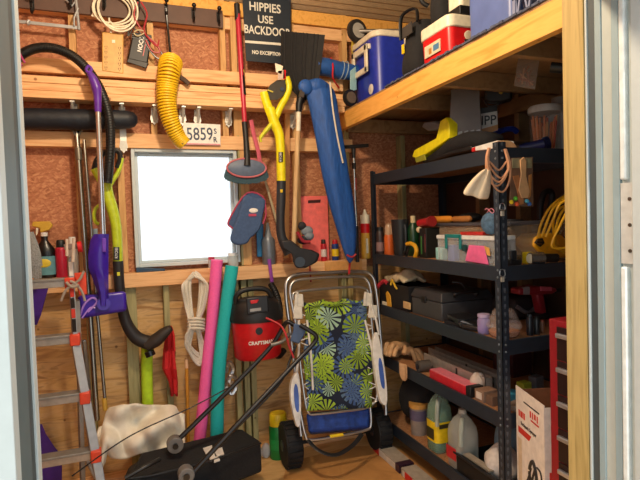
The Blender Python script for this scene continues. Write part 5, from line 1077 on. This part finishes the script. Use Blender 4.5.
for i, (dx, w_, m, lab, y0, y1) in enumerate(((.12, .05, '#b0a8a0', 'long grey tray nearest the red box on the fourth shelf', 2.86, 2.25), (.19, .055, '#94908a', 'long dark grey tray at the back of the fourth shelf', 2.92, 2.2))):
    t = thing('long_tray', lab, 'tray', V((XS+dx+w_/2, 2.5, Z4-.006)), 'long trays on the fourth shelf'); h_ = .085+.015*i
    MB().ext((XS+dx, y1, Z4-.006), (XS+dx+.004, y0, Z4+h_)).ext((XS+dx+w_-.004, y1, Z4-.006), (XS+dx+w_, y0, Z4+h_)).ext((XS+dx, y1, Z4-.006), (XS+dx+w_, y0, Z4)).ext((XS+dx, y1, Z4-.006), (XS+dx+w_, y1+.004, Z4+h_)).build('channel', mat(m, .4, .5), t)
    MB().ext((XS+dx-.002, 2.5, Z4+.01), (XS+dx+.002, 2.515, Z4+h_-.01)).build('clip', BLK, t)
for i, (px, dx, sy, sz, m, lab) in enumerate(((479, .03, .07, .06, '#8a6c58', 'brown carton with white label on the fourth shelf edge'), (489, .04, .05, .05, '#6e5444', 'dark brown carton against the shelf post, fourth tier'))):
    p, k = stand(px, 400, dx, Z4); t = thing('small_carton', lab, 'carton', p, 'small cartons beside the post')
    MB().ext((p.x, p.y-sy/2, p.z), (p.x+.09, p.y+sy/2, p.z+sz)).build('carton', mat(m, .7), t, bev=.002)
    if i == 0: MB().ext((p.x-.001, p.y-.022, p.z+.014), (p.x+.002, p.y+.022, p.z+.05)).build('label', mat('#d8ccc0', .5), t)
p, k = stand(478, 385, .13, Z4); crum(p, .05, .05, .10, '#c8b8ac', 'tissue_wad', 'white crumpled tissue behind the brown carton', 'tissue', 33)
for i, (px, py, Y, d_, m, lab, nm) in enumerate(((511, 384, 2.1, (.08, .07, .06), '#3a90b0', 'light blue packet on the fourth shelf right of the post', 'blue_packet'), (524, 382, 2.16, (.06, .05, .075), '#a8b838', 'lime green packet on the fourth shelf above the tall carton', 'green_packet'), (536, 381, 2.2, (.07, .05, .08), '#6a6e74', 'grey packet on the fourth shelf beside the lime green one', 'grey_packet'), (516, 395, 2.03, (.10, .06, .03), '#8a7a6c', 'tan carton under the light blue packet', 'tan_carton'))):
    p, k = gr_(px, py, Y, Z4); one(MB().box(p+V((0, 0, d_[2]/2)), d_, .1*i), nm, mat(m, .45), lab, 'packet', bev=.004)
p, k = gr_(512, 350, 2.5, Z4); one(MB().box(p+V((0, 0, .1)), (.16, .16, .2), .1), 'maroon_box', mat('#4a2024', .6), 'dark maroon box at the back of the fourth shelf', 'box', bev=.006)
# ---- bottom shelf
p, k = stand(425, 420, .10, Z5); p.y = S(424, 415, .14).y; t = thing('paint_tub', 'pale tub with tan rim at the back of the bottom shelf', 'tub', p); k = mpp(p)
lat('tub', mat('#8a8078', .5), p, [(8, 0), (9, 28)], t, k); lat('rim', mat('#c09048', .5), p, [(9.6, 27), (9.6, 31), (8.8, 31)], t, k); lat('label', mat('#5a5470', .5), p, [(8.9, 15), (9.1, 25)], t, k)
def jug(px, dx, h, w_, m, lab, labmat=None, liquid=None, cap=CREAM):
    p, k = stand(px, 445, dx, Z5); t = thing('jug', lab, 'jug', p, 'plastic jugs on the bottom shelf'); w_ *= k; h *= k
    def rr(s_, z, r=.3): return [p+V((math.copysign(abs(math.cos(a))**.5, math.cos(a))*w_*s_, math.copysign(abs(math.sin(a))**.5, math.sin(a))*w_*s_, z)) for a in [2*PI*i/24 for i in range(24)]]
    MB().loft([rr(.93, 0), rr(1, .01), rr(1, h*.6), rr(.92, h*.72), rr(.6, h*.86), rr(.30, h*.93), rr(.27, h*.97)]).build('body', m, t, ang=60)
    MB().lathe([(.30*w_, h*.955), (.30*w_, h*1.02), (.26*w_, h*1.03)], p).build('cap', cap, t)
    MB().tube(cr([p+V((-.30*w_, -.40*w_, h*.88)), p+V((-.75*w_, -.95*w_, h*.86)), p+V((-.92*w_, -1.05*w_, h*.72)), p+V((-.90*w_, -.98*w_, h*.48))]), .013, 8).build('handle', mat('#b4beb4', .4, 0, .05, 20, 0, .5, 0, .7), t)
    if labmat: 
        b = MB().loft([rr(1.015, h*.18), rr(1.015, h*.52)], False); b.build('label', labmat, t)
    if liquid: MB().loft([rr(.97, .012), rr(.97, h*.6), rr(.90, h*.7)]).build('liquid', liquid, t)
    return t, p, k, w_, h
J = jug(440, .09, 60, 10.5, glassy('#9ab8a4', .45, .25), 'greenish clear jug with yellow label on the bottom shelf', YEL, mat('#5a9470', .2, 0, .05, 20, 0, .5, 0, .5), mat('#b8c8b8', .5))
t, p, k, w_, h = J; MB().ext((p.x-w_*1.035, p.y-w_*.6, p.z+h*.22), (p.x-w_*1.02, p.y+w_*.6, p.z+h*.4)).build('print', mat('#3a3420', .5), t); MB().ext((p.x-w_*.7, p.y-w_*1.035, p.z+h*.42), (p.x+w_*.5, p.y-w_*1.02, p.z+h*.49)).build('print', mat('#3a3420', .5), t)
J = jug(463, .09, 56, 12.5, glassy('#c8ccc4', .42, .3), 'milky clear gallon jug with red label on the bottom shelf', None, None, mat('#b8b8b0', .5))
t, p, k, w_, h = J; MB().ext((p.x-w_*1.03, p.y-w_*.5, p.z+h*.16), (p.x-w_*1.015, p.y+w_*.8, p.z+h*.38)).build('label', mat('#b82830', .45), t)
ya, yb = 2.40, 2.02
t = thing('black_tray', 'black plastic tray at the near end of the bottom shelf', 'tray', V((XS+.15, 2.2, Z5-.006)))
opentop(XS+.02, XS+.36, yb, ya, Z5-.006, Z5+.095, .008).build('tray', mat('#0c0c0e', .6), t, bev=.004); MB().ext((XS+.012, yb-.008, Z5+.088), (XS+.034, ya+.008, Z5+.100)).build('rim', mat('#1c1c1f', .45), t, bev=.004)
MB().ext((XS+.04, 2.13, Z5+.095), (XS+.08, 2.36, Z5+.103)).build('strip', mat('#9a9080', .6), t)
crum((XS+.15, 2.17, Z5+.002), .09, .10, .20, '#d8d0c8', 'white_towel', 'white crumpled towel heaped in the black tray', 'towel', 41, .22); crum((XS+.27, 2.26, Z5+.002), .07, .10, .27, '#7c9ab0', 'blue_towel', 'pale blue towel behind the white one in the black tray', 'towel', 43, .2)
# dark bags at the back of the bottom
crum((XS+.2, 3.02, Z5-.006), .17, .17, .40, '#121214', 'black_bag', 'black plastic bag at the far end of the bottom shelf', 'bag', 51, .2)
# long boxes on the floor before the shelving
for i, (y0, y1, z0, lab) in enumerate(((3.22, 2.80, 0, 'long flat white box on the floor, its far half by the cart'), (2.78, 2.05, 0, 'long flat white box with red print on the floor, nearer the door'))):
    t = thing('long_box', lab, 'box', V((XS-.07, (y0+y1)/2, 0)), 'long boxes along the shelving foot')
    MB().ext((XS-.115, y1, .0), (XS-.01, y0, .055)).build('box', mat('#a89c8c', .6), t, bev=.003)
    MB().ext((XS-.1165, y1+.02, .008), (XS-.115, y0-.02, .047)).build('print_band', mat('#cfc8bc', .5), t); MB().ext((XS-.1175, y0-.14, .006), (XS-.1155, y0-.05, .049)).build('red_patch', RED, t)
    MB().ext((XS-.117, y1, .004), (XS-.01, y1+.05, .0565)).build('dark_end', mat('#3a2230', .5), t)
    if i:
        for j in range(9): MB().ext((XS-.1172, y0-.2-.05*j, .014), (XS-.1166, y0-.165-.05*j, .04)).build('print', mat('#a82830', .5), t)
# ================================================================== LOFT LOAD
DZt = 2.3745
def rbox(x0, x1, y0, y1, z0, z1, r, n=5, tap=0.):
    c = []
    for cx, cy, a0 in ((x1-r, y1-r, 0), (x0+r, y1-r, .5*PI), (x0+r, y0+r, PI), (x1-r, y0+r, 1.5*PI)):
        for i in range(n+1): a = a0+.5*PI*i/n; c.append((cx+r*math.cos(a), cy+r*math.sin(a)))
    mx, my = (x0+x1)/2, (y0+y1)/2
    return MB().loft([[V((mx+(x-mx)*(1-tap), my+(y-my)*(1-tap), z0)) for x, y in c], [V((x, y, z1)) for x, y in c]])
t = thing('cooler', 'large blue cooler with cream lid and handle at the loft end', 'cooler', (1.85, 3.19, DZt)); hx = .045
CB = mat('#2436a8', .35); CL = mat('#e2d8c0', .45)
rbox(1.54, 2.15, 3.0, 3.385, DZt, 2.795, .07, 6, .03).build('body', CB, t, ang=50); rbox(1.53, 2.16, 2.99, 3.395, 2.795, 2.835, .075, 6).build('lid', CL, t, ang=50, bev=.006)
ha, hb_ = 3.07, 3.31
MB().ext((1.508, ha, 2.58), (1.523, hb_, 2.62)).ext((1.508, ha, 2.72), (1.523, hb_, 2.765)).ext((1.508, ha, 2.58), (1.523, ha+.04, 2.765)).ext((1.508, hb_-.04, 2.58), (1.523, hb_, 2.765)).ext((1.523, ha, 2.73), (1.555, hb_, 2.765)).build('handle', CL, t, bev=.006)
MB().ext((1.745, 2.978, 2.745), (1.835, 2.992, 2.835)).build('latch', mat('#cfc4ac', .45), t, bev=.004)
for x in (1.765, 1.815):
    for z in (2.765, 2.81): MB().cyl((x, 2.976, z), (x, 2.979, z), .006, 8).build('screw', mat('#8a8070', .4, .5), t)
MB().ball((1.545, 3.09, 2.47), (.004, .035, .035)).build('emblem', mat('#d8d4cc', .5), t)
# folding luggage cart on the cooler
t = thing('luggage_cart', 'grey wheel and axle of a small cart lying on the blue cooler', 'cart', (1.55, 3.2, 2.835))
c = V((1.545, 3.28, 2.918)); ax = V((.25, -1, 0)).normalized()
MB().lathe([(.05, -.018), (.078, -.016), (.08, 0), (.078, .016), (.05, .018)], c, ax, 24).build('wheel', mat('#2a2726', .6), t); MB().lathe([(.052, -.02), (.052, .02)], c, ax, 20).build('hub', mat('#b0aca4', .4), t)
MB().tube([c, c+V((.38, -.20, -.03)), (1.92, 3.06, 2.86)], .014, 10).build('axle', mat('#8c8680', .35, .6), t); MB().ext((1.62, 3.10, 2.835), (1.95, 3.33, 2.865)).build('base', mat('#3a3432', .6), t, bev=.008)
t = thing('lantern', 'small dark and pale blue lantern at the loft beam end', 'lantern', (1.475, 3.36, DZt))
p = W(350, 98, .17); MB().lathe([(.028, -.012), (.056, -.012), (.058, 0), (.056, .012), (.028, .012)], p, (.3, -1, 0), 22).build('ring', BLK, t); MB().lathe([(.04, -.02), (.04, .02)], p, (.3, -1, 0), 18).build('lens', mat('#6a5a48', .4), t)
MB().hexa([W(350, 92, .17), W(357, 90, .17), W(357, 90, .14), W(350, 92, .14), W(350, 71, .17), W(356, 66, .17), W(356, 66, .14), W(350, 71, .14)]).build('body', mat('#8ab0b8', .4), t, bev=.006)
one(MB().tube(cr([W(354, 36, .02), W(353, 48, .03), W(355, 62, .02)]), .014, 8), 'yellow_strap', mat('#c8b040', .5), 'yellow strap hanging on the stud behind the wheel', 'strap')
# black soft bag
def soft(name, x0, x1, y0, y1, z1, lab, m=BLKF, z0=DZt):
    t = thing(name, lab, 'bag', ((x0+x1)/2, (y0+y1)/2, z0)); rings = []
    for i in range(9):
        v = i/8; s_ = 1.0+.06*math.sin(v*7)-.22*max(0, v-.7)/.3; z = z0+(z1-z0)*v
        rings.append([V(((x0+x1)/2+(x1-x0)/2*s_*math.copysign(abs(math.cos(a))**.6, math.cos(a)), (y0+y1)/2+(y1-y0)/2*s_*math.copysign(abs(math.sin(a))**.6, math.sin(a))*(1+.05*math.sin(5*a+i)), z)) for a in [2*PI*k/20 for k in range(20)]])
    MB().loft(rings).build('bag', m, t, sub=1, ang=180); return t
t = soft('black_bag', 1.475, 1.85, 2.40, 2.60, 2.70, 'black soft bag with small yellow tag between the two coolers')
MB().ext((1.467, 2.52, 2.52), (1.474, 2.54, 2.57)).build('tag', YEL, t); MB().ext((1.468, 2.43, 2.6), (1.473, 2.53, 2.66)).build('pocket', mat('#3a3634', .7), t)
MB().tube(cr([(1.50, 2.60, 2.62), (1.49, 2.57, 2.74), (1.52, 2.47, 2.75), (1.5, 2.42, 2.66)]), .012, 8, flat=.5).build('strap', BLK, t)
t = soft('black_case', 1.53, 1.86, 2.245, 2.372, 3.02, 'tall black soft case standing on the back of the red cooler lid', BLKF, 2.5855)
MB().tube(cr([(1.53, 2.36, 2.72), (1.49, 2.37, 2.76), (1.49, 2.37, 2.90), (1.53, 2.36, 2.95)]), .012, 8).build('handle', BLK, t)
t = thing('red_cooler', 'small red cooler with cream lid on the loft edge', 'cooler', (1.65, 2.245, DZt))
rbox(1.485, 1.87, 2.115, 2.375, DZt, 2.525, .035, 5, .04).build('body', mat('#d0181c', .35), t, ang=50); rbox(1.478, 1.877, 2.108, 2.382, 2.525, 2.585, .04, 5, -.0).build('lid', CL, t, ang=50, bev=.006)
MB().ext((1.482, 2.19, 2.43), (1.4865, 2.33, 2.49)).build('sticker', mat('#c8c4a8', .5), t); MB().ext((1.4815, 2.20, 2.445), (1.483, 2.25, 2.475)).build('picture', mat('#4a78a0', .5), t); MB().ext((1.4815, 2.265, 2.44), (1.483, 2.29, 2.47)).build('picture', mat('#b07838', .5), t)
MB().ball((1.60, 2.116, 2.49), (.028, .004, .024)).ball((1.60, 2.116, 2.44), (.032, .004, .034)).build('sticker', mat('#d8c8b0', .5), t); MB().ext((1.57, 2.109, 2.455), (1.635, 2.113, 2.467)).build('picture', mat('#2a2420', .5), t)
t = thing('cream_case', 'cream case with a broad black band on top of the red cooler', 'case', (1.7, 2.18, 2.585))
MB().ext((1.56, 2.125, 2.5855), (1.86, 2.235, 2.80)).build('case', CL, t, bev=.02); MB().ext((1.553, 2.118, 2.59), (1.867, 2.24, 2.635)).build('band', BLK, t, bev=.004)
t = thing('blue_cooler', 'big greyish blue cooler near the door end of the loft', 'cooler', (1.72, 1.83, DZt))
FB = mat('#566aa4', .4, 0, .15, 8)  # sheen is put into this lighter blue
rbox(1.49, 1.98, 1.69, 1.985, DZt, 2.80, .03, 5, .02).build('body', FB, t, ang=50); rbox(1.483, 1.987, 1.683, 1.992, 2.80, 2.86, .035, 5).build('lid', mat('#c8c8cc', .5), t, ang=50)
MB().tube(cr([(1.486, 1.93, 2.64), (1.484, 1.9, 2.60), (1.484, 1.75, 2.57), (1.486, 1.72, 2.60)]), .006, 6).build('groove', mat('#28345c', .5), t); MB().ext((1.484, 1.715, 2.52), (1.49, 1.735, 2.535)).build('clip', BLK, t)
for y in (1.905, 1.885): MB().ext((1.4855, y, 2.58), (1.489, y+.006, 2.66)).build('clip', mat('#2a3560', .5), t)
t = thing('milk_crate', 'grey blue lattice milk crate on the loft beside the post', 'crate', (1.65, 1.525, DZt))
MC = mat('#7c84a4', .5); cx0, cx1, cy0, cy1, cz = 1.478, 1.80, 1.405, 1.675, 2.66
MB().ext((cx0, cy0, DZt), (cx1, cy1, DZt+.012)).build('base', MC, t)
for z in (DZt, 2.46, 2.64): ring_ = MB().ext((cx0, cy0, z), (cx1, cy0+.012, z+.02)).ext((cx0, cy1-.012, z), (cx1, cy1, z+.02)).ext((cx0, cy0, z), (cx0+.012, cy1, z+.02)).ext((cx1-.012, cy0, z), (cx1, cy1, z+.02)); ring_.build('rim', MC, t)
for (ax_, c0) in (('x', cx0+.004), ('x', cx1-.012)):
    b = MB()
    for i in range(5):
        y = cy0+.01+i*.06
        b.bar((c0+.004, y, DZt+.01), (c0+.004, min(y+.06, cy1), 2.645), .009, .008, (1, 0, 0)).bar((c0+.004, min(y+.06, cy1), DZt+.01), (c0+.004, y, 2.645), .009, .008, (1, 0, 0))
    b.build('lattice', MC, t)
for c0 in (cy0+.004, cy1-.012):
    b = MB()
    for i in range(5): x = cx0+.01+i*.06; b.bar((x, c0+.004, DZt+.01), (x+.06, c0+.004, 2.645), .009, .008, (0, 1, 0)).bar((x+.06, c0+.004, DZt+.01), (x, c0+.004, 2.645), .009, .008, (0, 1, 0))
    b.build('lattice', MC, t)
for x, y in ((cx0, cy0), (cx0, cy1-.016), (cx1-.016, cy0), (cx1-.016, cy1-.016)): MB().ext((x, y, DZt), (x+.016, y+.016, cz)).build('corner', MC, t)
cpb = MB(); ys = 1.40
while ys < 2.7:
    L_ = R.uniform(.012, .03); w_ = R.uniform(.0, .008); cpb.ext((BX-.004-w_, ys, 2.3745), (BX+.034, ys+L_, 2.381+R.random()*.004)); ys += L_*1.05
one(cpb, 'carpet_strip', mat('#4a5064', .95, 0, .4, 90), 'frayed strip of blue grey carpet along the loft edge', 'carpet')
# ---- hung under the loft
def facing(p): d = (EYE-V(p)); d.z = 0; return d.normalized()
def hangp(p0):
    n = facing(p0); return (lambda x, y, o=0.: pl(x, y, V(p0)+n*o, n)), n
h0, n_ = hangp(S(465, 105, .16))
t = thing('grey_bag', 'flat grey plastic bag with pale print hung under the loft', 'bag', h0(465, 137))
MB().prism([h0(451, 90), h0(479, 84), h0(482, 133), h0(475, 136), h0(452, 137), h0(449, 134)], n_*.012).build('bag', mat('#6a625c', .35, 0, .1, 12), t, bev=.004)
for i in range(5): MB().prism([h0(452+6*i, 136-i*.8, .0135), h0(456.5+6*i, 135.4-i*.8, .0135), h0(456+6*i, 131.5-i*.6, .0135), h0(452.5+6*i, 132.5-i*.6, .0135)], n_*.001).build('print', mat('#b0b8bc', .4), t)
MB().tube([h0(460, 88), h0(461, 82), h0(463, 79)], .005, 6).build('hook', WHT, t)
h0, n_ = hangp(S(488, 118, .34))
t = thing('hanging_plate', 'white and orange number plate with IPP hung under the loft', 'number plate', h0(489, 136))
MB().prism([h0(474, 109), h0(497, 106), h0(498, 130), h0(475, 138)], n_*-.004).build('plate', mat('#d8d4cc', .4), t); MB().prism([h0(474, 131, .001), h0(498, 124.5, .001), h0(498, 130, .001), h0(475, 138, .001)], n_*.001).build('band', mat('#c8842c', .4), t); MB().prism([h0(474, 109, .001), h0(497, 106, .001), h0(497.2, 111, .001), h0(474.2, 115, .001)], n_*.001).build('band', mat('#2a2826', .4), t)
text('IPP', .075, h0(488.5, 120.5, .0015), V((0, 0, 1)).cross(n_), (0, 0, 1), BLT if False else mat('#1c1c22', .5), t, sx=.9, bold=.001)
h0, n_ = hangp(S(497, 90, .28))
t = thing('hanging_tool', 'black cased tool hung under the loft by a white string', 'tool', h0(497, 102))
MB().prism([h0(484, 98), h0(486, 78), h0(492, 73), h0(500, 74), h0(505, 84), h0(512, 90), h0(512, 99), h0(500, 102), h0(488, 102)], n_*-.07).build('body', mat('#161412', .5), t, bev=.012); MB().tube(cr([h0(489, 67, .01), h0(493, 73, .01), h0(496, 67, .01)]), .004, 6).tube([h0(493, 73, .01), h0(493, 83, .01)], .006, 6).build('string', CREAM, t)
for q in ((501, 92), (494, 86)): MB().ball(h0(*q, .002), .012).build('button', mat('#a88420', .5), t)
MB().tube(cr([h0(484, 100), h0(489, 106), h0(500, 104)]), .005, 6).build('lead', BLK, t)
h0, n_ = hangp(yp(527, 65, 1.85))
t = thing('zip_bag', 'clear zip bag of small wooden sticks hung under the loft', 'bag', h0(527, 90))
MB().prism([h0(520, 46), h0(541, 50), h0(535, 90), h0(514, 86)], n_*.012).build('bag', glassy('#9a8878', .4, .2), t, bev=.003); MB().prism([h0(520, 46, .013), h0(541, 50, .013), h0(540, 54, .013), h0(519.4, 51, .013)], n_*.001).build('header', mat('#3a3230', .5), t)
for i, (a, b) in enumerate((((518, 82), (529, 66)), ((522, 84), (524, 68)), ((526, 85), (531, 70)), ((530, 86), (527, 72)), ((533, 85), (520, 74)), ((517, 78), (528, 80)), ((521, 80), (534, 82)))): MB().tube([h0(*a, .006), h0(*b, .006)], .0035, 6).build('stick', mat(['#a86848', '#c89068', '#8a4a38'][i % 3], .6), t)
h0, n_ = hangp(yp(556, 66, 1.9)); t = thing('spot_light', 'dark round lamp head fixed under the loft near the post', 'lamp head', h0(556, 73))
MB().cyl(h0(551, 66), h0(563, 67), .030, 14).build('head', mat('#22262a', .4), t); MB().tube([h0(557, 66), h0(559, 56)], .008, 8).build('arm', BLK, t)
# ================================================================== BY THE POST: TOOL CHEST AND CARTON
t = thing('tool_chest', 'red metal tool chest with silver drawer pulls behind the door post', 'tool chest', (1.7, 1.41, 0))
TR = mat('#861620', .38); cy = 1.535
MB().ext((1.502, 1.306, .03), (2.0, cy, 1.20)).build('cabinet', TR, t, bev=.005)
for z in (.1, .25, .40, .53, .66, .79, .92, 1.05):
    d = MB().ext((1.497, 1.31, z), (1.503, cy-.042, z+.126)).build('drawer', mat('#200c0f', .4), t, bev=.002); MB().ext((1.483, 1.33, z+.086), (1.497, cy-.048, z+.104)).build('pull', mat('#c4c8cc', .3, .8), d, bev=.003)
for x in (1.53, 1.97): MB().cyl((x, cy-.03, .03), (x, cy-.06, .03), .03, 14).cyl((x, 1.37, .03), (x, 1.34, .03), .03, 14).build('caster', BLK, t)
t = thing('sprayer_box', 'tall white open carton picturing a red and black sprayer', 'box', (1.7, 1.78, 0))
fa, fb = V((1.615, 1.685, 0)), V((1.70, 1.95, 0)); u = (fb-fa).normalized(); v = V((u.y, -u.x, 0)); Wd = (fb-fa).length; Dp = .19; H = .79
WB = mat('#e4dcd4', .5); CB_ = mat('#8a5a3c', .8)
def bp3(a, b, z): return fa+u*a+v*b+V((0, 0, z))
def slab(a0, a1, b0, b1, z0, z1): return [bp3(a0, b0, z0), bp3(a1, b0, z0), bp3(a1, b1, z0), bp3(a0, b1, z0), bp3(a0, b0, z1), bp3(a1, b0, z1), bp3(a1, b1, z1), bp3(a0, b1, z1)]
MB().hexa(slab(0, Wd, 0, .004, 0, H)).build('front_panel', WB, t); MB().hexa(slab(0, .004, .004, Dp, 0, H-.01)).build('side_panel', WB, t); MB().hexa(slab(Wd-.004, Wd, .004, Dp, 0, H-.02)).build('side_panel', CB_, t); MB().hexa(slab(.004, Wd-.004, Dp-.004, Dp, 0, H+.01)).build('back_panel', CB_, t); MB().hexa(slab(.004, Wd-.004, .004, Dp-.004, 0, .004)).build('base_panel', CB_, t)
MB().hexa(slab(.004, Wd-.004, .0045, .008, .4, H-.002)).build('lining', CB_, t)
fn = -v
def FP(a, z, o=.001): return bp3(Wd*a, -o, z)        # a = 0 near end .. 1 far end
RP = mat('#c8382c', .5); BKP = mat('#26221f', .5)
def fpr(poly, m, name, o=.0006): MB().prism([FP(1-a, z, 0) for a, z in poly], fn*o).build(name, m, t)
dr = -u
def ftxt(s_, sz, a, z, m, sx=1.): text(s_, sz, FP(1-a, z, .0009), dr, V((0, 0, 1)), m, t, depth=.0004, sx=sx, bold=.0004)
fpr([(.30, .735), (.85, .735), (.85, .742), (.30, .742)], BKP, 'print_line'); ftxt('Backpack Sprayer', .024, .46, .628, BKP, .9)
for i, (a_, z_, w_, h_) in enumerate(((.52, .69, .05, .03), (.60, .69, .04, .03), (.67, .695, .06, .025), (.76, .69, .04, .03), (.55, .675, .28, .008), (.10, .655, .05, .03), (.17, .655, .09, .03), (.28, .655, .06, .03))): fpr([(a_, z_), (a_+w_, z_), (a_+w_, z_+h_), (a_, z_+h_)], RP, 'red_print')
fpr([(.08, .575), (.48, .575), (.56, .605), (.08, .605)], RP, 'red_patch'); fpr([(.06, .18), (.20, .18), (.20, .55), (.06, .55)], mat('#d8c4a8', .5), 'side_print')
sp_ = MB(); sp_.tube(cr([FP(.25, 0.490, .002), FP(.12, 0.480, .002), FP(.10, 0.420, .002), FP(.22, 0.370, .002), FP(.36, 0.390, .002)]), .004, 6).tube(cr([FP(.45, 0.460, .002), FP(.56, 0.400, .002), FP(.80, 0.290, .002)]), .0045, 6).tube(cr([FP(.50, 0.450, .002), FP(.38, 0.500, .002), FP(.26, 0.450, .002), FP(.30, 0.390, .002), FP(.46, 0.390, .002)], 5, True), .008, 6).tube([FP(.30, 0.480, .002), FP(.46, 0.390, .002)], .006, 6)
sp_.build('sprayer_picture', BKP, t); fpr([(.54, 0.260), (.78, 0.260), (.74, 0.370), (.56, 0.370)], mat('#c8c0b8', .5), 'sprayer_tank'); fpr([(.60, 0.290), (.74, 0.310), (.72, 0.330), (.60, 0.320)], RP, 'red_patch', .001)
for i in range(4):
    z = .06+i*.09; MB().hexa(slab(-.0012, -.0002, .03, .10, z, z+.06)).build('icon', mat('#b89a88', .5), t)
MB().hexa(slab(-.0014, -.0002, .02, .15, .44, .50)).build('red_patch', RP, t)
